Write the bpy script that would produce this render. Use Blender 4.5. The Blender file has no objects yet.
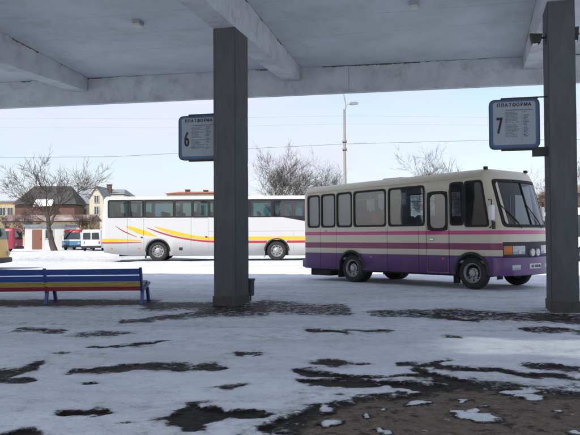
import bpy, bmesh, math, random
import numpy as np
from mathutils import Vector, Matrix, noise as mnoise
R = math.radians
S = bpy.context.scene
COL = S.collection
random.seed(7)

# ------------------------------------------------------------------ camera
F, H, PITCH, ROLL = 714.0, 1.32, math.atan(17.1 / 714.0), .0058   # focal length in widths of a 580 px frame
cam = bpy.data.cameras.new('camera'); co = bpy.data.objects.new('camera', cam); COL.objects.link(co)
cam.sensor_width = 36; cam.lens = 36 * F / 580; cam.clip_start = .1; cam.clip_end = 6000
fw = Vector((0, math.cos(PITCH), math.sin(PITCH))); up = Vector((0, -math.sin(PITCH), math.cos(PITCH))); rt = Vector((1, 0, 0))
cx = math.cos(ROLL) * rt - math.sin(ROLL) * up; cy = math.sin(ROLL) * rt + math.cos(ROLL) * up
m = Matrix((cx, cy, -fw)).transposed().to_4x4(); m.translation = (0, 0, H); co.matrix_world = m
S.camera = co

def at(px, py, d):
    """place in the world of a spot seen at (px, py) of the photo, d metres away"""
    dx, dy = px - 290, py - 217.5
    x = dx * math.cos(ROLL) - dy * math.sin(ROLL); y = dx * math.sin(ROLL) + dy * math.cos(ROLL)
    return Vector((x * d / F, d, H - (y - 17.1) * d / F))
def gr(px, py):
    dx, dy = px - 290, py - 217.5
    x = dx * math.cos(ROLL) - dy * math.sin(ROLL); y = dx * math.sin(ROLL) + dy * math.cos(ROLL)
    d = F * H / (y - 17.1)
    return x * d / F, d

# ------------------------------------------------------------------ materials
def newmat(name):
    mt = bpy.data.materials.new(name); mt.use_nodes = True
    nt = mt.node_tree; return mt, nt, nt.nodes, nt.links, nt.nodes['Principled BSDF']
def M(name, col, rough=.6, metal=0, var=.25, scale=6., bump=0., dirt=None, dscale=2.5, damt=.5, stretch=None, coat=0, spec=None, bscale=None):
    mt, nt, N, L, P = newmat(name)
    tc = N.new('ShaderNodeTexCoord'); mp = N.new('ShaderNodeMapping'); L.new(tc.outputs['Object'], mp.inputs['Vector'])
    if stretch: mp.inputs['Scale'].default_value = stretch
    nz = N.new('ShaderNodeTexNoise'); nz.inputs['Scale'].default_value = scale; nz.inputs['Detail'].default_value = 7; nz.inputs['Roughness'].default_value = .62
    L.new(mp.outputs[0], nz.inputs['Vector'])
    mr = N.new('ShaderNodeMapRange'); L.new(nz.outputs['Fac'], mr.inputs['Value'])
    mr.inputs['From Min'].default_value = .25; mr.inputs['From Max'].default_value = .75
    mr.inputs['To Min'].default_value = 1 - var; mr.inputs['To Max'].default_value = 1 + var * .6
    mx = N.new('ShaderNodeVectorMath'); mx.operation = 'SCALE'; mx.inputs[0].default_value = col[:3]; L.new(mr.outputs[0], mx.inputs['Scale'])
    out = mx.outputs[0]
    if dirt:
        n2 = N.new('ShaderNodeTexNoise'); n2.inputs['Scale'].default_value = dscale; n2.inputs['Detail'].default_value = 8; n2.inputs['Roughness'].default_value = .7
        L.new(mp.outputs[0], n2.inputs['Vector'])
        r2 = N.new('ShaderNodeMapRange'); r2.inputs['From Min'].default_value = .5; r2.inputs['From Max'].default_value = .75; r2.inputs['To Max'].default_value = damt
        L.new(n2.outputs['Fac'], r2.inputs['Value'])
        mix = N.new('ShaderNodeMix'); mix.data_type = 'RGBA'; L.new(r2.outputs[0], mix.inputs[0]); L.new(out, mix.inputs[6]); mix.inputs[7].default_value = (*dirt, 1)
        out = mix.outputs[2]
    L.new(out, P.inputs['Base Color'])
    P.inputs['Roughness'].default_value = rough; P.inputs['Metallic'].default_value = metal
    if coat: P.inputs['Coat Weight'].default_value = coat; P.inputs['Coat Roughness'].default_value = .12
    if spec is not None: P.inputs['Specular IOR Level'].default_value = spec
    if bump:
        nb = N.new('ShaderNodeTexNoise'); nb.inputs['Scale'].default_value = bscale or scale * 4; nb.inputs['Detail'].default_value = 6; L.new(tc.outputs['Object'], nb.inputs['Vector'])
        b = N.new('ShaderNodeBump'); b.inputs['Strength'].default_value = bump; b.inputs['Distance'].default_value = .02
        L.new(nb.outputs['Fac'], b.inputs['Height']); L.new(b.outputs[0], P.inputs['Normal'])
    return mt
def glass(name, tint, refl=1.0, rough=.03, base=.07):
    mt, nt, N, L, P = newmat(name)
    N.remove(P); out = N['Material Output']
    t = N.new('ShaderNodeBsdfTransparent'); t.inputs[0].default_value = (*tint, 1)
    g = N.new('ShaderNodeBsdfGlossy'); g.inputs['Roughness'].default_value = rough; g.inputs[0].default_value = (.95, .97, 1, 1)
    lw = N.new('ShaderNodeLayerWeight'); lw.inputs['Blend'].default_value = .5
    pw = N.new('ShaderNodeMath'); pw.operation = 'POWER'; pw.inputs[1].default_value = 5; L.new(lw.outputs['Facing'], pw.inputs[0])
    fr = N.new('ShaderNodeMath'); fr.operation = 'MULTIPLY_ADD'; fr.inputs[1].default_value = .93; fr.inputs[2].default_value = base; L.new(pw.outputs[0], fr.inputs[0])
    mu = N.new('ShaderNodeMath'); mu.operation = 'MULTIPLY'; mu.inputs[1].default_value = refl; mu.use_clamp = True; L.new(fr.outputs[0], mu.inputs[0])
    mx = N.new('ShaderNodeMixShader'); L.new(mu.outputs[0], mx.inputs[0]); L.new(t.outputs[0], mx.inputs[1]); L.new(g.outputs[0], mx.inputs[2])
    tc = N.new('ShaderNodeTexCoord'); nz = N.new('ShaderNodeTexNoise'); nz.inputs['Scale'].default_value = 1.3; L.new(tc.outputs['Object'], nz.inputs['Vector'])
    b = N.new('ShaderNodeBump'); b.inputs['Strength'].default_value = .06; b.inputs['Distance'].default_value = .05; L.new(nz.outputs['Fac'], b.inputs['Height']); L.new(b.outputs[0], g.inputs['Normal'])
    # a film of road dust
    d = N.new('ShaderNodeBsdfDiffuse'); d.inputs[0].default_value = (.35, .36, .38, 1)
    m2 = N.new('ShaderNodeMixShader'); r = N.new('ShaderNodeMapRange'); r.inputs['From Min'].default_value = .35; r.inputs['From Max'].default_value = .75; r.inputs['To Min'].default_value = .02; r.inputs['To Max'].default_value = .10
    L.new(nz.outputs['Fac'], r.inputs['Value']); L.new(r.outputs[0], m2.inputs[0]); L.new(mx.outputs[0], m2.inputs[1]); L.new(d.outputs[0], m2.inputs[2])
    L.new(m2.outputs[0], out.inputs['Surface'])
    return mt

def bands(name, stops, rough=.4, coat=.25, dirt=(.22, .2, .19), top=.75):
    """paint in horizontal bands by height above the thing's base; road dirt thrown up over the lowest part"""
    mt, nt, N, L, P = newmat(name)
    tc = N.new('ShaderNodeTexCoord'); sx = N.new('ShaderNodeSeparateXYZ'); L.new(tc.outputs['Object'], sx.inputs[0])
    dv = N.new('ShaderNodeMath'); dv.operation = 'DIVIDE'; dv.inputs[1].default_value = 4; L.new(sx.outputs['Z'], dv.inputs[0])
    cr = N.new('ShaderNodeValToRGB'); cr.color_ramp.interpolation = 'CONSTANT'; L.new(dv.outputs[0], cr.inputs[0])
    e = cr.color_ramp.elements; e[0].position = 0; e[0].color = (*stops[0][1], 1); e.remove(e[1])
    for z, c in stops[1:]:
        k = e.new(z / 4); k.color = (*c, 1)
    nz = N.new('ShaderNodeTexNoise'); nz.inputs['Scale'].default_value = 2.2; nz.inputs['Detail'].default_value = 8; nz.inputs['Roughness'].default_value = .65
    L.new(tc.outputs['Object'], nz.inputs['Vector'])
    mr = N.new('ShaderNodeMapRange'); mr.inputs['From Min'].default_value = .25; mr.inputs['From Max'].default_value = top + .55; mr.inputs['To Min'].default_value = .18; mr.inputs['To Max'].default_value = 0
    L.new(sx.outputs['Z'], mr.inputs['Value'])
    n3 = N.new('ShaderNodeMapRange'); n3.inputs['From Min'].default_value = .35; n3.inputs['From Max'].default_value = .7; L.new(nz.outputs['Fac'], n3.inputs['Value'])
    mu = N.new('ShaderNodeMath'); mu.operation = 'MULTIPLY'; L.new(mr.outputs[0], mu.inputs[0]); L.new(n3.outputs[0], mu.inputs[1])
    ad = N.new('ShaderNodeMath'); ad.operation = 'ADD'; ad.inputs[1].default_value = .05; L.new(mu.outputs[0], ad.inputs[0])
    mx = N.new('ShaderNodeMix'); mx.data_type = 'RGBA'; L.new(ad.outputs[0], mx.inputs[0]); L.new(cr.outputs[0], mx.inputs[6]); mx.inputs[7].default_value = (*dirt, 1)
    L.new(mx.outputs[2], P.inputs['Base Color'])
    r2 = N.new('ShaderNodeMapRange'); r2.inputs['To Min'].default_value = rough; r2.inputs['To Max'].default_value = rough + .4; L.new(ad.outputs[0], r2.inputs['Value']); L.new(r2.outputs[0], P.inputs['Roughness'])
    P.inputs['Coat Weight'].default_value = coat; P.inputs['Coat Roughness'].default_value = .15
    n4 = N.new('ShaderNodeTexNoise'); n4.inputs['Scale'].default_value = 1.1; n4.inputs['Detail'].default_value = 3; L.new(tc.outputs['Object'], n4.inputs['Vector'])
    b = N.new('ShaderNodeBump'); b.inputs['Strength'].default_value = .15; b.inputs['Distance'].default_value = .05; L.new(n4.outputs['Fac'], b.inputs['Height']); L.new(b.outputs[0], P.inputs['Normal']); L.new(b.outputs[0], P.inputs['Coat Normal'])
    return mt

MAT = dict(
    ceil=M('painted_slab', (.56, .60, .635), .9, var=.16, scale=.9, bump=.25, bscale=14, dirt=(.27, .27, .26), dscale=1.6, damt=.4),
    fascia=M('painted_fascia', (.52, .55, .575), .9, var=.2, scale=1.6, bump=.3, bscale=18, dirt=(.2, .18, .155), dscale=2.3, damt=.65),
    rust=M('rust_streak', (.2, .12, .075), .95, var=.4, scale=9),
    stain=M('mould_stain', (.1, .075, .055), .95, var=.4, scale=9),
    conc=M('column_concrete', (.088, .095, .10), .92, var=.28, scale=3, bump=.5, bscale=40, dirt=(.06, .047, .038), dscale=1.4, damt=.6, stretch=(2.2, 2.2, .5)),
    plinth=M('plinth_concrete', (.075, .07, .066), .95, var=.4, scale=8, bump=.8, bscale=30, dirt=(.06, .045, .035), dscale=5, damt=.7),
    rubber=M('tyre_rubber', (.022, .022, .023), .85, var=.3, scale=12, bump=.2, dirt=(.12, .115, .11), dscale=4, damt=.4),
    black=M('black_plastic', (.02, .02, .022), .6, var=.3, scale=8, dirt=(.08, .08, .08), damt=.3),
    seal=M('window_rubber', (.012, .012, .013), .75),
    under=M('underbody', (.018, .017, .017), .9),
    rim=M('steel_rim', (.42, .43, .44), .5, .55, var=.35, scale=9, dirt=(.1, .09, .085), dscale=6, damt=.7),
    chrome=M('bright_metal', (.75, .76, .78), .22, 1, var=.1),
    white=M('white_paint', (.78, .78, .77), .4, var=.06, scale=2, dirt=(.5, .48, .45), damt=.25),
    interior=M('cabin_lining', (.26, .26, .27), .9, var=.12),
    ceilin=M('cabin_roof_lining', (.4, .4, .4), .9),
    seat=M('seat_cloth', (.055, .05, .06), .95, var=.5, scale=25),
    curtain=M('curtain_cloth', (.40, .42, .46), .95, var=.22, scale=2, stretch=(14, 14, .4)),
    redcloth=M('red_cloth', (.5, .05, .06), .95, var=.3, stretch=(10, 10, .6)),
    paper=M('white_paper', (.78, .78, .76), .8, var=.08),
    glass=glass('side_glass', (.5, .56, .62), 1.0, base=.13),
    glassd=glass('tinted_coach_glass', (.26, .42, .45), 1.0, base=.08),
    wsglass=glass('windscreen_glass', (.36, .40, .42), 1.0, base=.045),
    cabglass=glass('driver_cab_glass', (.2, .22, .23), 1.0, base=.03),
    darkglass=M('dark_glazing', (.018, .022, .026), .08, var=.2, scale=2, spec=.6),
    lamp=M('lamp_glass', (.42, .44, .46), .12, .25, var=.2, scale=30),
    amber=M('amber_lens', (.55, .16, .02), .2, var=.2, scale=30),
    redlens=M('red_lens', (.4, .02, .02), .2, var=.2, scale=30),
    plate=M('plate_white', (.6, .61, .62), .45, var=.1),
    ink=M('black_ink', (.015, .015, .02), .7),
    greyink=M('grey_print', (.13, .14, .17), .8),
    signface=M('sign_face', (.25, .29, .33), .45, var=.1, scale=3),
    signblue=M('sign_blue', (.022, .09, .20), .4, var=.2, scale=4),
    signshell=M('sign_shell', (.035, .05, .07), .5, var=.3),
    steel=M('dark_steel', (.035, .037, .04), .6, .3, var=.3),
    bblue=M('bench_blue', (.014, .055, .25), .38, var=.35, scale=5, stretch=(1, 8, 8), dirt=(.05, .05, .06), dscale=9, damt=.85, bump=.2),
    byel=M('bench_yellow', (.36, .26, .04), .4, var=.35, scale=5, stretch=(1, 8, 8), dirt=(.09, .07, .04), dscale=9, damt=.85, bump=.2),
    bred=M('bench_red', (.21, .018, .028), .38, var=.35, scale=5, stretch=(1, 8, 8), dirt=(.05, .03, .03), dscale=9, damt=.85, bump=.2),
    bark=M('bark', (.085, .068, .056), .95, var=.45, scale=8, bump=.6),
    twig=M('twigs', (.07, .053, .046), .95, var=.35, scale=3),
    polec=M('pole_concrete', (.3, .29, .26), .9, var=.25, scale=4, stretch=(1, 1, .3)),
    galv=M('galvanised', (.3, .31, .32), .5, .5, var=.2),
    wire=M('cable', (.05, .05, .055), .7),
    brick=M('red_brick', (.15, .085, .07), .92, var=.35, scale=5, dirt=(.1, .06, .05), damt=.5),
    ochre=M('ochre_render', (.52, .40, .235), .92, var=.18, scale=1.2, dirt=(.33, .25, .17), dscale=.7, damt=.5),
    cream=M('cream_render', (.6, .55, .42), .92, var=.15, scale=1.2, dirt=(.4, .34, .27), dscale=.7, damt=.4),
    pale=M('pale_render', (.6, .6, .58), .92, var=.12, scale=1.4, dirt=(.36, .34, .31), dscale=1.3, damt=.6),
    roofdark=M('dark_roofing', (.06, .062, .06), .9, var=.3, scale=3),
    roofgrey=M('grey_roofing', (.2, .22, .24), .85, var=.25, scale=2, dirt=(.6, .6, .62), dscale=.5, damt=.5),
    roofred=M('red_roofing', (.36, .1, .06), .85, var=.25, scale=2.5),
    roofbrown=M('brown_roofing', (.19, .13, .115), .85, var=.3, scale=2.5, dirt=(.6, .6, .62), dscale=.6, damt=.6),
    snowcap=M('roof_snow', (.8, .81, .83), .8, var=.05),
    pane=M('house_pane', (.06, .075, .09), .12, var=.3, scale=1, spec=.6),
    frame=M('window_frame', (.42, .42, .41), .6, var=.08),
    bdoor=M('brown_door', (.22, .1, .06), .7, var=.25, stretch=(6, 6, .6)),
    sred=M('maroon_paint', (.28, .025, .05), .35, var=.15, scale=2, coat=.3),
    syel=M('yellow_paint', (.55, .33, .05), .35, var=.15, scale=2, coat=.3),
    sgrey=M('grey_paint', (.3, .31, .32), .5, var=.15, scale=2),
    sblue=M('blue_paint', (.06, .2, .36), .4, var=.15, scale=2, coat=.3),
    swhite=M('van_white', (.66, .67, .69), .4, var=.1, scale=2, coat=.3),
    redroof=M('red_van_roof', (.42, .04, .045), .4, var=.15, scale=2),
    cyel=M('stripe_yellow', (.75, .46, .03), .4, var=.1),
    cred=M('stripe_red', (.42, .035, .03), .4, var=.1),
    bin=M('bin_metal', (.02, .028, .045), .55, .2, var=.4, scale=6),
    lens=M('frosted_lens', (.52, .5, .44), .4, var=.12),
    render=M('station_render', (.4, .38, .34), .9, var=.2, scale=1.5),
)
PURPLE = (.105, .035, .165); CREAM = (.60, .545, .42); MAG = (.20, .007, .085); PINK = (.55, .04, .20)
MAT['busbody'] = bands('cream_and_purple_bus_paint', [(0, PURPLE), (.79, CREAM), (.935, MAG), (1.085, CREAM), (1.285, PINK), (1.38, CREAM)])
MAT['coachbody'] = bands('white_coach_paint', [(0, (.55, .555, .56))], dirt=(.33, .31, .29), top=.9)

# added pane out of view; clear middle and dim rim shape the sun patch
mt, nt, N, L, P = newmat('added_sun_patch_pane'); N.remove(P)
def _m(op, a, b_=None, c=None):
    n = N.new('ShaderNodeMath'); n.operation = op
    for i_, v_ in enumerate((a, b_, c)):
        if v_ is None: continue
        if isinstance(v_, (int, float)): n.inputs[i_].default_value = v_
        else: L.new(v_, n.inputs[i_])
    return n.outputs[0]
t = N.new('ShaderNodeBsdfTransparent'); tc = N.new('ShaderNodeTexCoord'); nz = N.new('ShaderNodeTexNoise'); nz.inputs['Scale'].default_value = 1.0; nz.inputs['Detail'].default_value = 6
L.new(tc.outputs['Object'], nz.inputs['Vector']); sp = N.new('ShaderNodeSeparateXYZ'); L.new(tc.outputs['Object'], sp.inputs[0])
ax_ = _m('MULTIPLY', _m('ABSOLUTE', _m('SUBTRACT', sp.outputs['X'], 3.1)), 1 / 2.2); ay_ = _m('MULTIPLY', _m('ABSOLUTE', _m('ADD', sp.outputs['Y'], 9.4)), 1 / .82)
vv = _m('ADD', _m('SUBTRACT', 1.0, _m('MAXIMUM', ax_, ay_)), _m('MULTIPLY_ADD', nz.outputs['Fac'], .9, -.40))
k_ = N.new('ShaderNodeMapRange'); k_.interpolation_type = 'SMOOTHSTEP'; k_.inputs['From Min'].default_value = .02; k_.inputs['From Max'].default_value = .40; k_.inputs['To Min'].default_value = .01; k_.inputs['To Max'].default_value = .52
L.new(vv, k_.inputs['Value']); cb = N.new('ShaderNodeCombineColor'); [L.new(k_.outputs[0], cb.inputs[i_]) for i_ in range(3)]
L.new(cb.outputs[0], t.inputs[0]); L.new(t.outputs[0], N['Material Output'].inputs['Surface'])
MAT['added_skylight'] = mt

# ------------------------------------------------------------------ mesh helpers
class MB:
    def __init__(s): s.bm = bmesh.new()
    def quad(s, pts):
        s.bm.faces.new([s.bm.verts.new(p) for p in pts])
    def box(s, x0, x1, y0, y1, z0, z1, bev=0, rot=None):
        g = bmesh.ops.create_cube(s.bm, size=1)['verts']
        mt = Matrix.Translation(((x0 + x1) / 2, (y0 + y1) / 2, (z0 + z1) / 2))
        if rot: mt = mt @ rot
        mt = mt @ Matrix.Diagonal((x1 - x0, y1 - y0, z1 - z0, 1))
        bmesh.ops.transform(s.bm, matrix=mt, verts=g)
        if bev:
            es = list({e for v in g for e in v.link_edges})
            bmesh.ops.bevel(s.bm, geom=es, offset=bev, segments=2, affect='EDGES', profile=.5)
        return s
    def prism(s, pts2, f0, f1):
        """pts2 polygon; f0, f1 map a 2D point to the near and far 3D point"""
        a = [s.bm.verts.new(f0(*p)) for p in pts2]; b = [s.bm.verts.new(f1(*p)) for p in pts2]
        n = len(a); s.bm.faces.new(a); s.bm.faces.new(b[::-1])
        for i in range(n): s.bm.faces.new((a[i], b[i], b[(i + 1) % n], a[(i + 1) % n]))
        return s
    def tube(s, pts, rad, n=8, cap=True):
        pts = [Vector(p) for p in pts]; rad = rad if isinstance(rad, (list, tuple)) else [rad] * len(pts)
        prev = None; up0 = None
        for i, p in enumerate(pts):
            d = (pts[min(i + 1, len(pts) - 1)] - pts[max(i - 1, 0)]).normalized()
            if up0 is None: up0 = Vector((0, 0, 1)) if abs(d.z) < .9 else Vector((1, 0, 0))
            a = d.cross(up0).normalized(); b = a.cross(d).normalized(); up0 = b
            ring = [s.bm.verts.new(p + rad[i] * (math.cos(2 * math.pi * k / n) * a + math.sin(2 * math.pi * k / n) * b)) for k in range(n)]
            if prev:
                for k in range(n): s.bm.faces.new((prev[k], prev[(k + 1) % n], ring[(k + 1) % n], ring[k]))
            elif cap: s.bm.faces.new(ring[::-1])
            prev = ring
        if cap: s.bm.faces.new(prev)
        return s
    def lathe(s, prof, n=32, axis='y', cap0=True, cap1=True):
        """prof: (radius, offset along axis)"""
        rows = []
        for r, o in prof:
            row = []
            for k in range(n):
                c, q = math.cos(2 * math.pi * k / n) * r, math.sin(2 * math.pi * k / n) * r
                row.append(s.bm.verts.new((c, o, q) if axis == 'y' else (c, q, o)))
            rows.append(row)
        for a, b in zip(rows, rows[1:]):
            for k in range(n): s.bm.faces.new((a[k], a[(k + 1) % n], b[(k + 1) % n], b[k]))
        if cap0: s.bm.faces.new(rows[0])
        if cap1: s.bm.faces.new(rows[-1][::-1])
        return s
    def ring(s, outer, inner, f, depth=0, fd=None):
        """a flat frame between two outlines of equal length, with thickness through fd"""
        n = len(outer)
        a = [s.bm.verts.new(f(*p)) for p in outer]; b = [s.bm.verts.new(f(*p)) for p in inner]
        for i in range(n): s.bm.faces.new((a[i], a[(i + 1) % n], b[(i + 1) % n], b[i]))
        if fd:
            c = [s.bm.verts.new(fd(*p)) for p in outer]; e = [s.bm.verts.new(fd(*p)) for p in inner]
            for i in range(n):
                s.bm.faces.new((a[i], c[i], c[(i + 1) % n], a[(i + 1) % n])); s.bm.faces.new((b[i], b[(i + 1) % n], e[(i + 1) % n], e[i]))
        return s
    def build(s, name, mat, parent=None, smooth=None, loc=None, rotz=None):
        bmesh.ops.recalc_face_normals(s.bm, faces=s.bm.faces[:])
        me = bpy.data.meshes.new(name); s.bm.to_mesh(me); s.bm.free()
        if smooth is not None:
            for p in me.polygons: p.use_smooth = True
            me.set_sharp_from_angle(angle=R(smooth))
        me.materials.append(MAT[mat] if isinstance(mat, str) else mat)
        o = bpy.data.objects.new(name, me); COL.objects.link(o)
        if parent: o.parent = parent
        if loc is not None: o.location = loc
        if rotz is not None: o.rotation_euler.z = rotz
        return o
def tag(o, label=None, cat=None, group=None, kind=None):
    for k, v in (('label', label), ('category', cat), ('group', group), ('kind', kind)):
        if v: o[k] = v
    return o
def thing(name, label, cat, loc=(0, 0, 0), rz=0, group=None):
    o = bpy.data.objects.new(name, None); COL.objects.link(o); o.empty_display_size = .2
    o.location = loc; o.rotation_euler = (0, 0, rz); return tag(o, label, cat, group)
def copy_tree(o, parent=None):
    c = o.copy(); COL.objects.link(c)
    if parent: c.parent = parent
    for ch in [k for k in bpy.data.objects if k.parent == o]: copy_tree(ch, c)
    return c
def poff(P, d):
    """offset a convex counter-clockwise polygon outwards by d"""
    n = len(P); out = []
    for i in range(n):
        a, b, c = Vector(P[i - 1]), Vector(P[i]), Vector(P[(i + 1) % n])
        e1, e2 = (b - a).normalized(), (c - b).normalized()
        n1, n2 = Vector((e1.y, -e1.x)), Vector((e2.y, -e2.x)); k = n1 + n2
        out.append(tuple(b + k * (d / max(.2, k.dot(n1)))))
    return out
def rpoly(P, r, seg=4, sub=1):
    """round the corners of a convex polygon; sub cuts the straight runs so they can follow a bowed surface"""
    n = len(P); out = []
    for i in range(n):
        a, b, c = Vector(P[i - 1]), Vector(P[i]), Vector(P[(i + 1) % n])
        d1, d2 = (a - b), (c - b); rr = min(r, d1.length * .45, d2.length * .45)
        p, q = b + d1.normalized() * rr, b + d2.normalized() * rr
        for k in range(seg + 1):
            t = k / seg; out.append(tuple((1 - t) ** 2 * p + 2 * t * (1 - t) * b + t * t * q))
        e = Vector(P[(i + 1) % n]) + (b - c).normalized() * min(r, (b - c).length * .45)
        for k in range(1, sub): out.append(tuple(q.lerp(e, k / sub)))
    return out

# ------------------------------------------------------------------ vehicle shell: stacked plan outlines with real openings
def shell(W, xr, xf, rcr, rcf, levels, xs, ys, zfun, warp, holes, na=6):
    """levels: list of inset per level, zfun(level, x) its height there; holes: (face, a0, a1, level0, level1)"""
    plan = []
    for x in xs: plan.append((x, 0, 0, -1, 'R', x))
    for k in range(1, na):
        a = -math.pi / 2 + k / na * math.pi / 2; plan.append((xf - rcf + rcf * math.cos(a), rcf + rcf * math.sin(a), math.cos(a), math.sin(a), 'C', 0))
    for y in ys: plan.append((xf, y, 1, 0, 'F', y))
    for k in range(1, na):
        a = k / na * math.pi / 2; plan.append((xf - rcf + rcf * math.cos(a), W - rcf + rcf * math.sin(a), math.cos(a), math.sin(a), 'C', 0))
    for x in xs[::-1]: plan.append((x, W, 0, 1, 'L', x))
    for k in range(1, na):
        a = math.pi / 2 + k / na * math.pi / 2; plan.append((xr + rcr + rcr * math.cos(a), W - rcr + rcr * math.sin(a), math.cos(a), math.sin(a), 'C', 0))
    for y in ys[::-1]: plan.append((xr, y, -1, 0, 'B', y))
    for k in range(1, na):
        a = math.pi + k / na * math.pi / 2; plan.append((xr + rcr + rcr * math.cos(a), rcr + rcr * math.sin(a), math.cos(a), math.sin(a), 'C', 0))
    b = MB(); rows = []; n = len(plan)
    for li, ins in enumerate(levels):
        row = []
        for (x, y, nx, ny, tg, a) in plan:
            X, Y = x - nx * ins, y - ny * ins
            row.append(b.bm.verts.new(warp(X, Y, zfun(li, x, tg))))
        rows.append(row)
    for li in range(len(levels) - 1):
        for j in range(n):
            k = (j + 1) % n; p, q = plan[j], plan[k]; skip = False
            if p[4] == q[4] and p[4] != 'C':
                mid = (p[5] + q[5]) / 2
                for (fc, a0, a1, l0, l1) in holes:
                    if fc == p[4] and a0 - 1e-6 < mid < a1 + 1e-6 and l0 <= li < l1: skip = True
            if not skip: b.bm.faces.new((rows[li][j], rows[li][k], rows[li + 1][k], rows[li + 1][j]))
    b.bm.faces.new(rows[-1])
    return b

def arch_stations(cx, r, n=12): return [cx + r * math.cos(math.pi * k / n) for k in range(n, -1, -1)]
def uniq(v):
    v = sorted(v); o = [v[0]]
    for a in v[1:]:
        if a - o[-1] > .004: o.append(a)
    return o

def side_window(par, poly, y, out, glassmat, r=.07, sw=.035, name='window', pane_in=.012):
    """poly counter-clockwise in (x, z) seen from outside for y = 0; out = -1 for the side at y = 0, +1 for the other"""
    inner = rpoly(poff(poly, -sw), r); outer = rpoly(poff(poly, sw * .5), r + .02)
    g = MB(); vs = [g.bm.verts.new((p[0], y - out * pane_in, p[1])) for p in inner]; g.bm.faces.new(vs)
    w = g.build(name, glassmat, par)
    s = MB().ring(outer, inner, lambda a, z: (a, y + out * .008, z), fd=lambda a, z: (a, y - out * .02, z)); s.build('seal', 'seal', w)
    return w

def wheel(par, x, y, z, r, w, out, hubdepth=.05, rimmat='rim', inner=False):
    """tyre and rim; out = -1 faces the side y = 0"""
    e = bpy.data.objects.new('wheel', None); COL.objects.link(e); e.parent = par; e.location = (x, y, z)
    t = MB(); hw = w / 2
    prof = [(r * .60, -hw * .9), (r * .66, -hw), (r * .86, -hw * 1.02), (r * .96, -hw * .85), (r, -hw * .6), (r, hw * .6), (r * .96, hw * .85), (r * .86, hw * 1.02), (r * .66, hw), (r * .6, hw * .9)]
    t.lathe(prof, 40, cap0=False, cap1=False); t.build('tyre', 'rubber', e, 40)
    k = MB(); o = out
    pr = [(r * .61, o * hw * .98), (r * .59, o * hw * 1.0), (r * .55, o * hw * .7), (r * .5, o * hw * .35), (r * .36, o * hw * .42), (r * .26, o * hw * .62), (r * .2, o * hw * .7), (r * .19, o * hw * .95), (r * .12, o * hw * 1.0), (r * .02, o * hw * 1.02)]
    k.lathe(pr, 36, cap0=False)
    rm = k.build('rim', rimmat, e, 30)
    hb = MB()
    for i in range(8):
        a = 2 * math.pi * i / 8
        hb.tube([(math.cos(a) * r * .43, o * hw * .37, math.sin(a) * r * .43), (math.cos(a) * r * .43, o * hw * .415, math.sin(a) * r * .43)], r * .062, 10)
    hb.build('rim_hole', 'under', e)
    nb = MB()
    for i in range(8):
        a = 2 * math.pi * (i + .5) / 8
        nb.tube([(math.cos(a) * r * .24, o * hw * .55, math.sin(a) * r * .24), (math.cos(a) * r * .24, o * hw * .78, math.sin(a) * r * .24)], r * .028, 6)
    nb.build('wheel_nut', 'steel', e)
    return e
def seats(par, xs, W, zf, mat='seat', h=1.15):
    for x in xs:
        for yc in (.33, .76, W - .76, W - .33):
            b = MB(); b.box(x, x + .42, yc - .2, yc + .2, zf + .36, zf + .5, .05)
            b.box(x - .06, x + .06, yc - .2, yc + .2, zf + .42, zf + h, .05, Matrix.Rotation(R(-8), 4, 'Y'))
            b.box(x + .05, x + .35, yc - .03, yc + .03, zf, zf + .4)
            b.build('passenger_seat', mat, par, 40)

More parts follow.
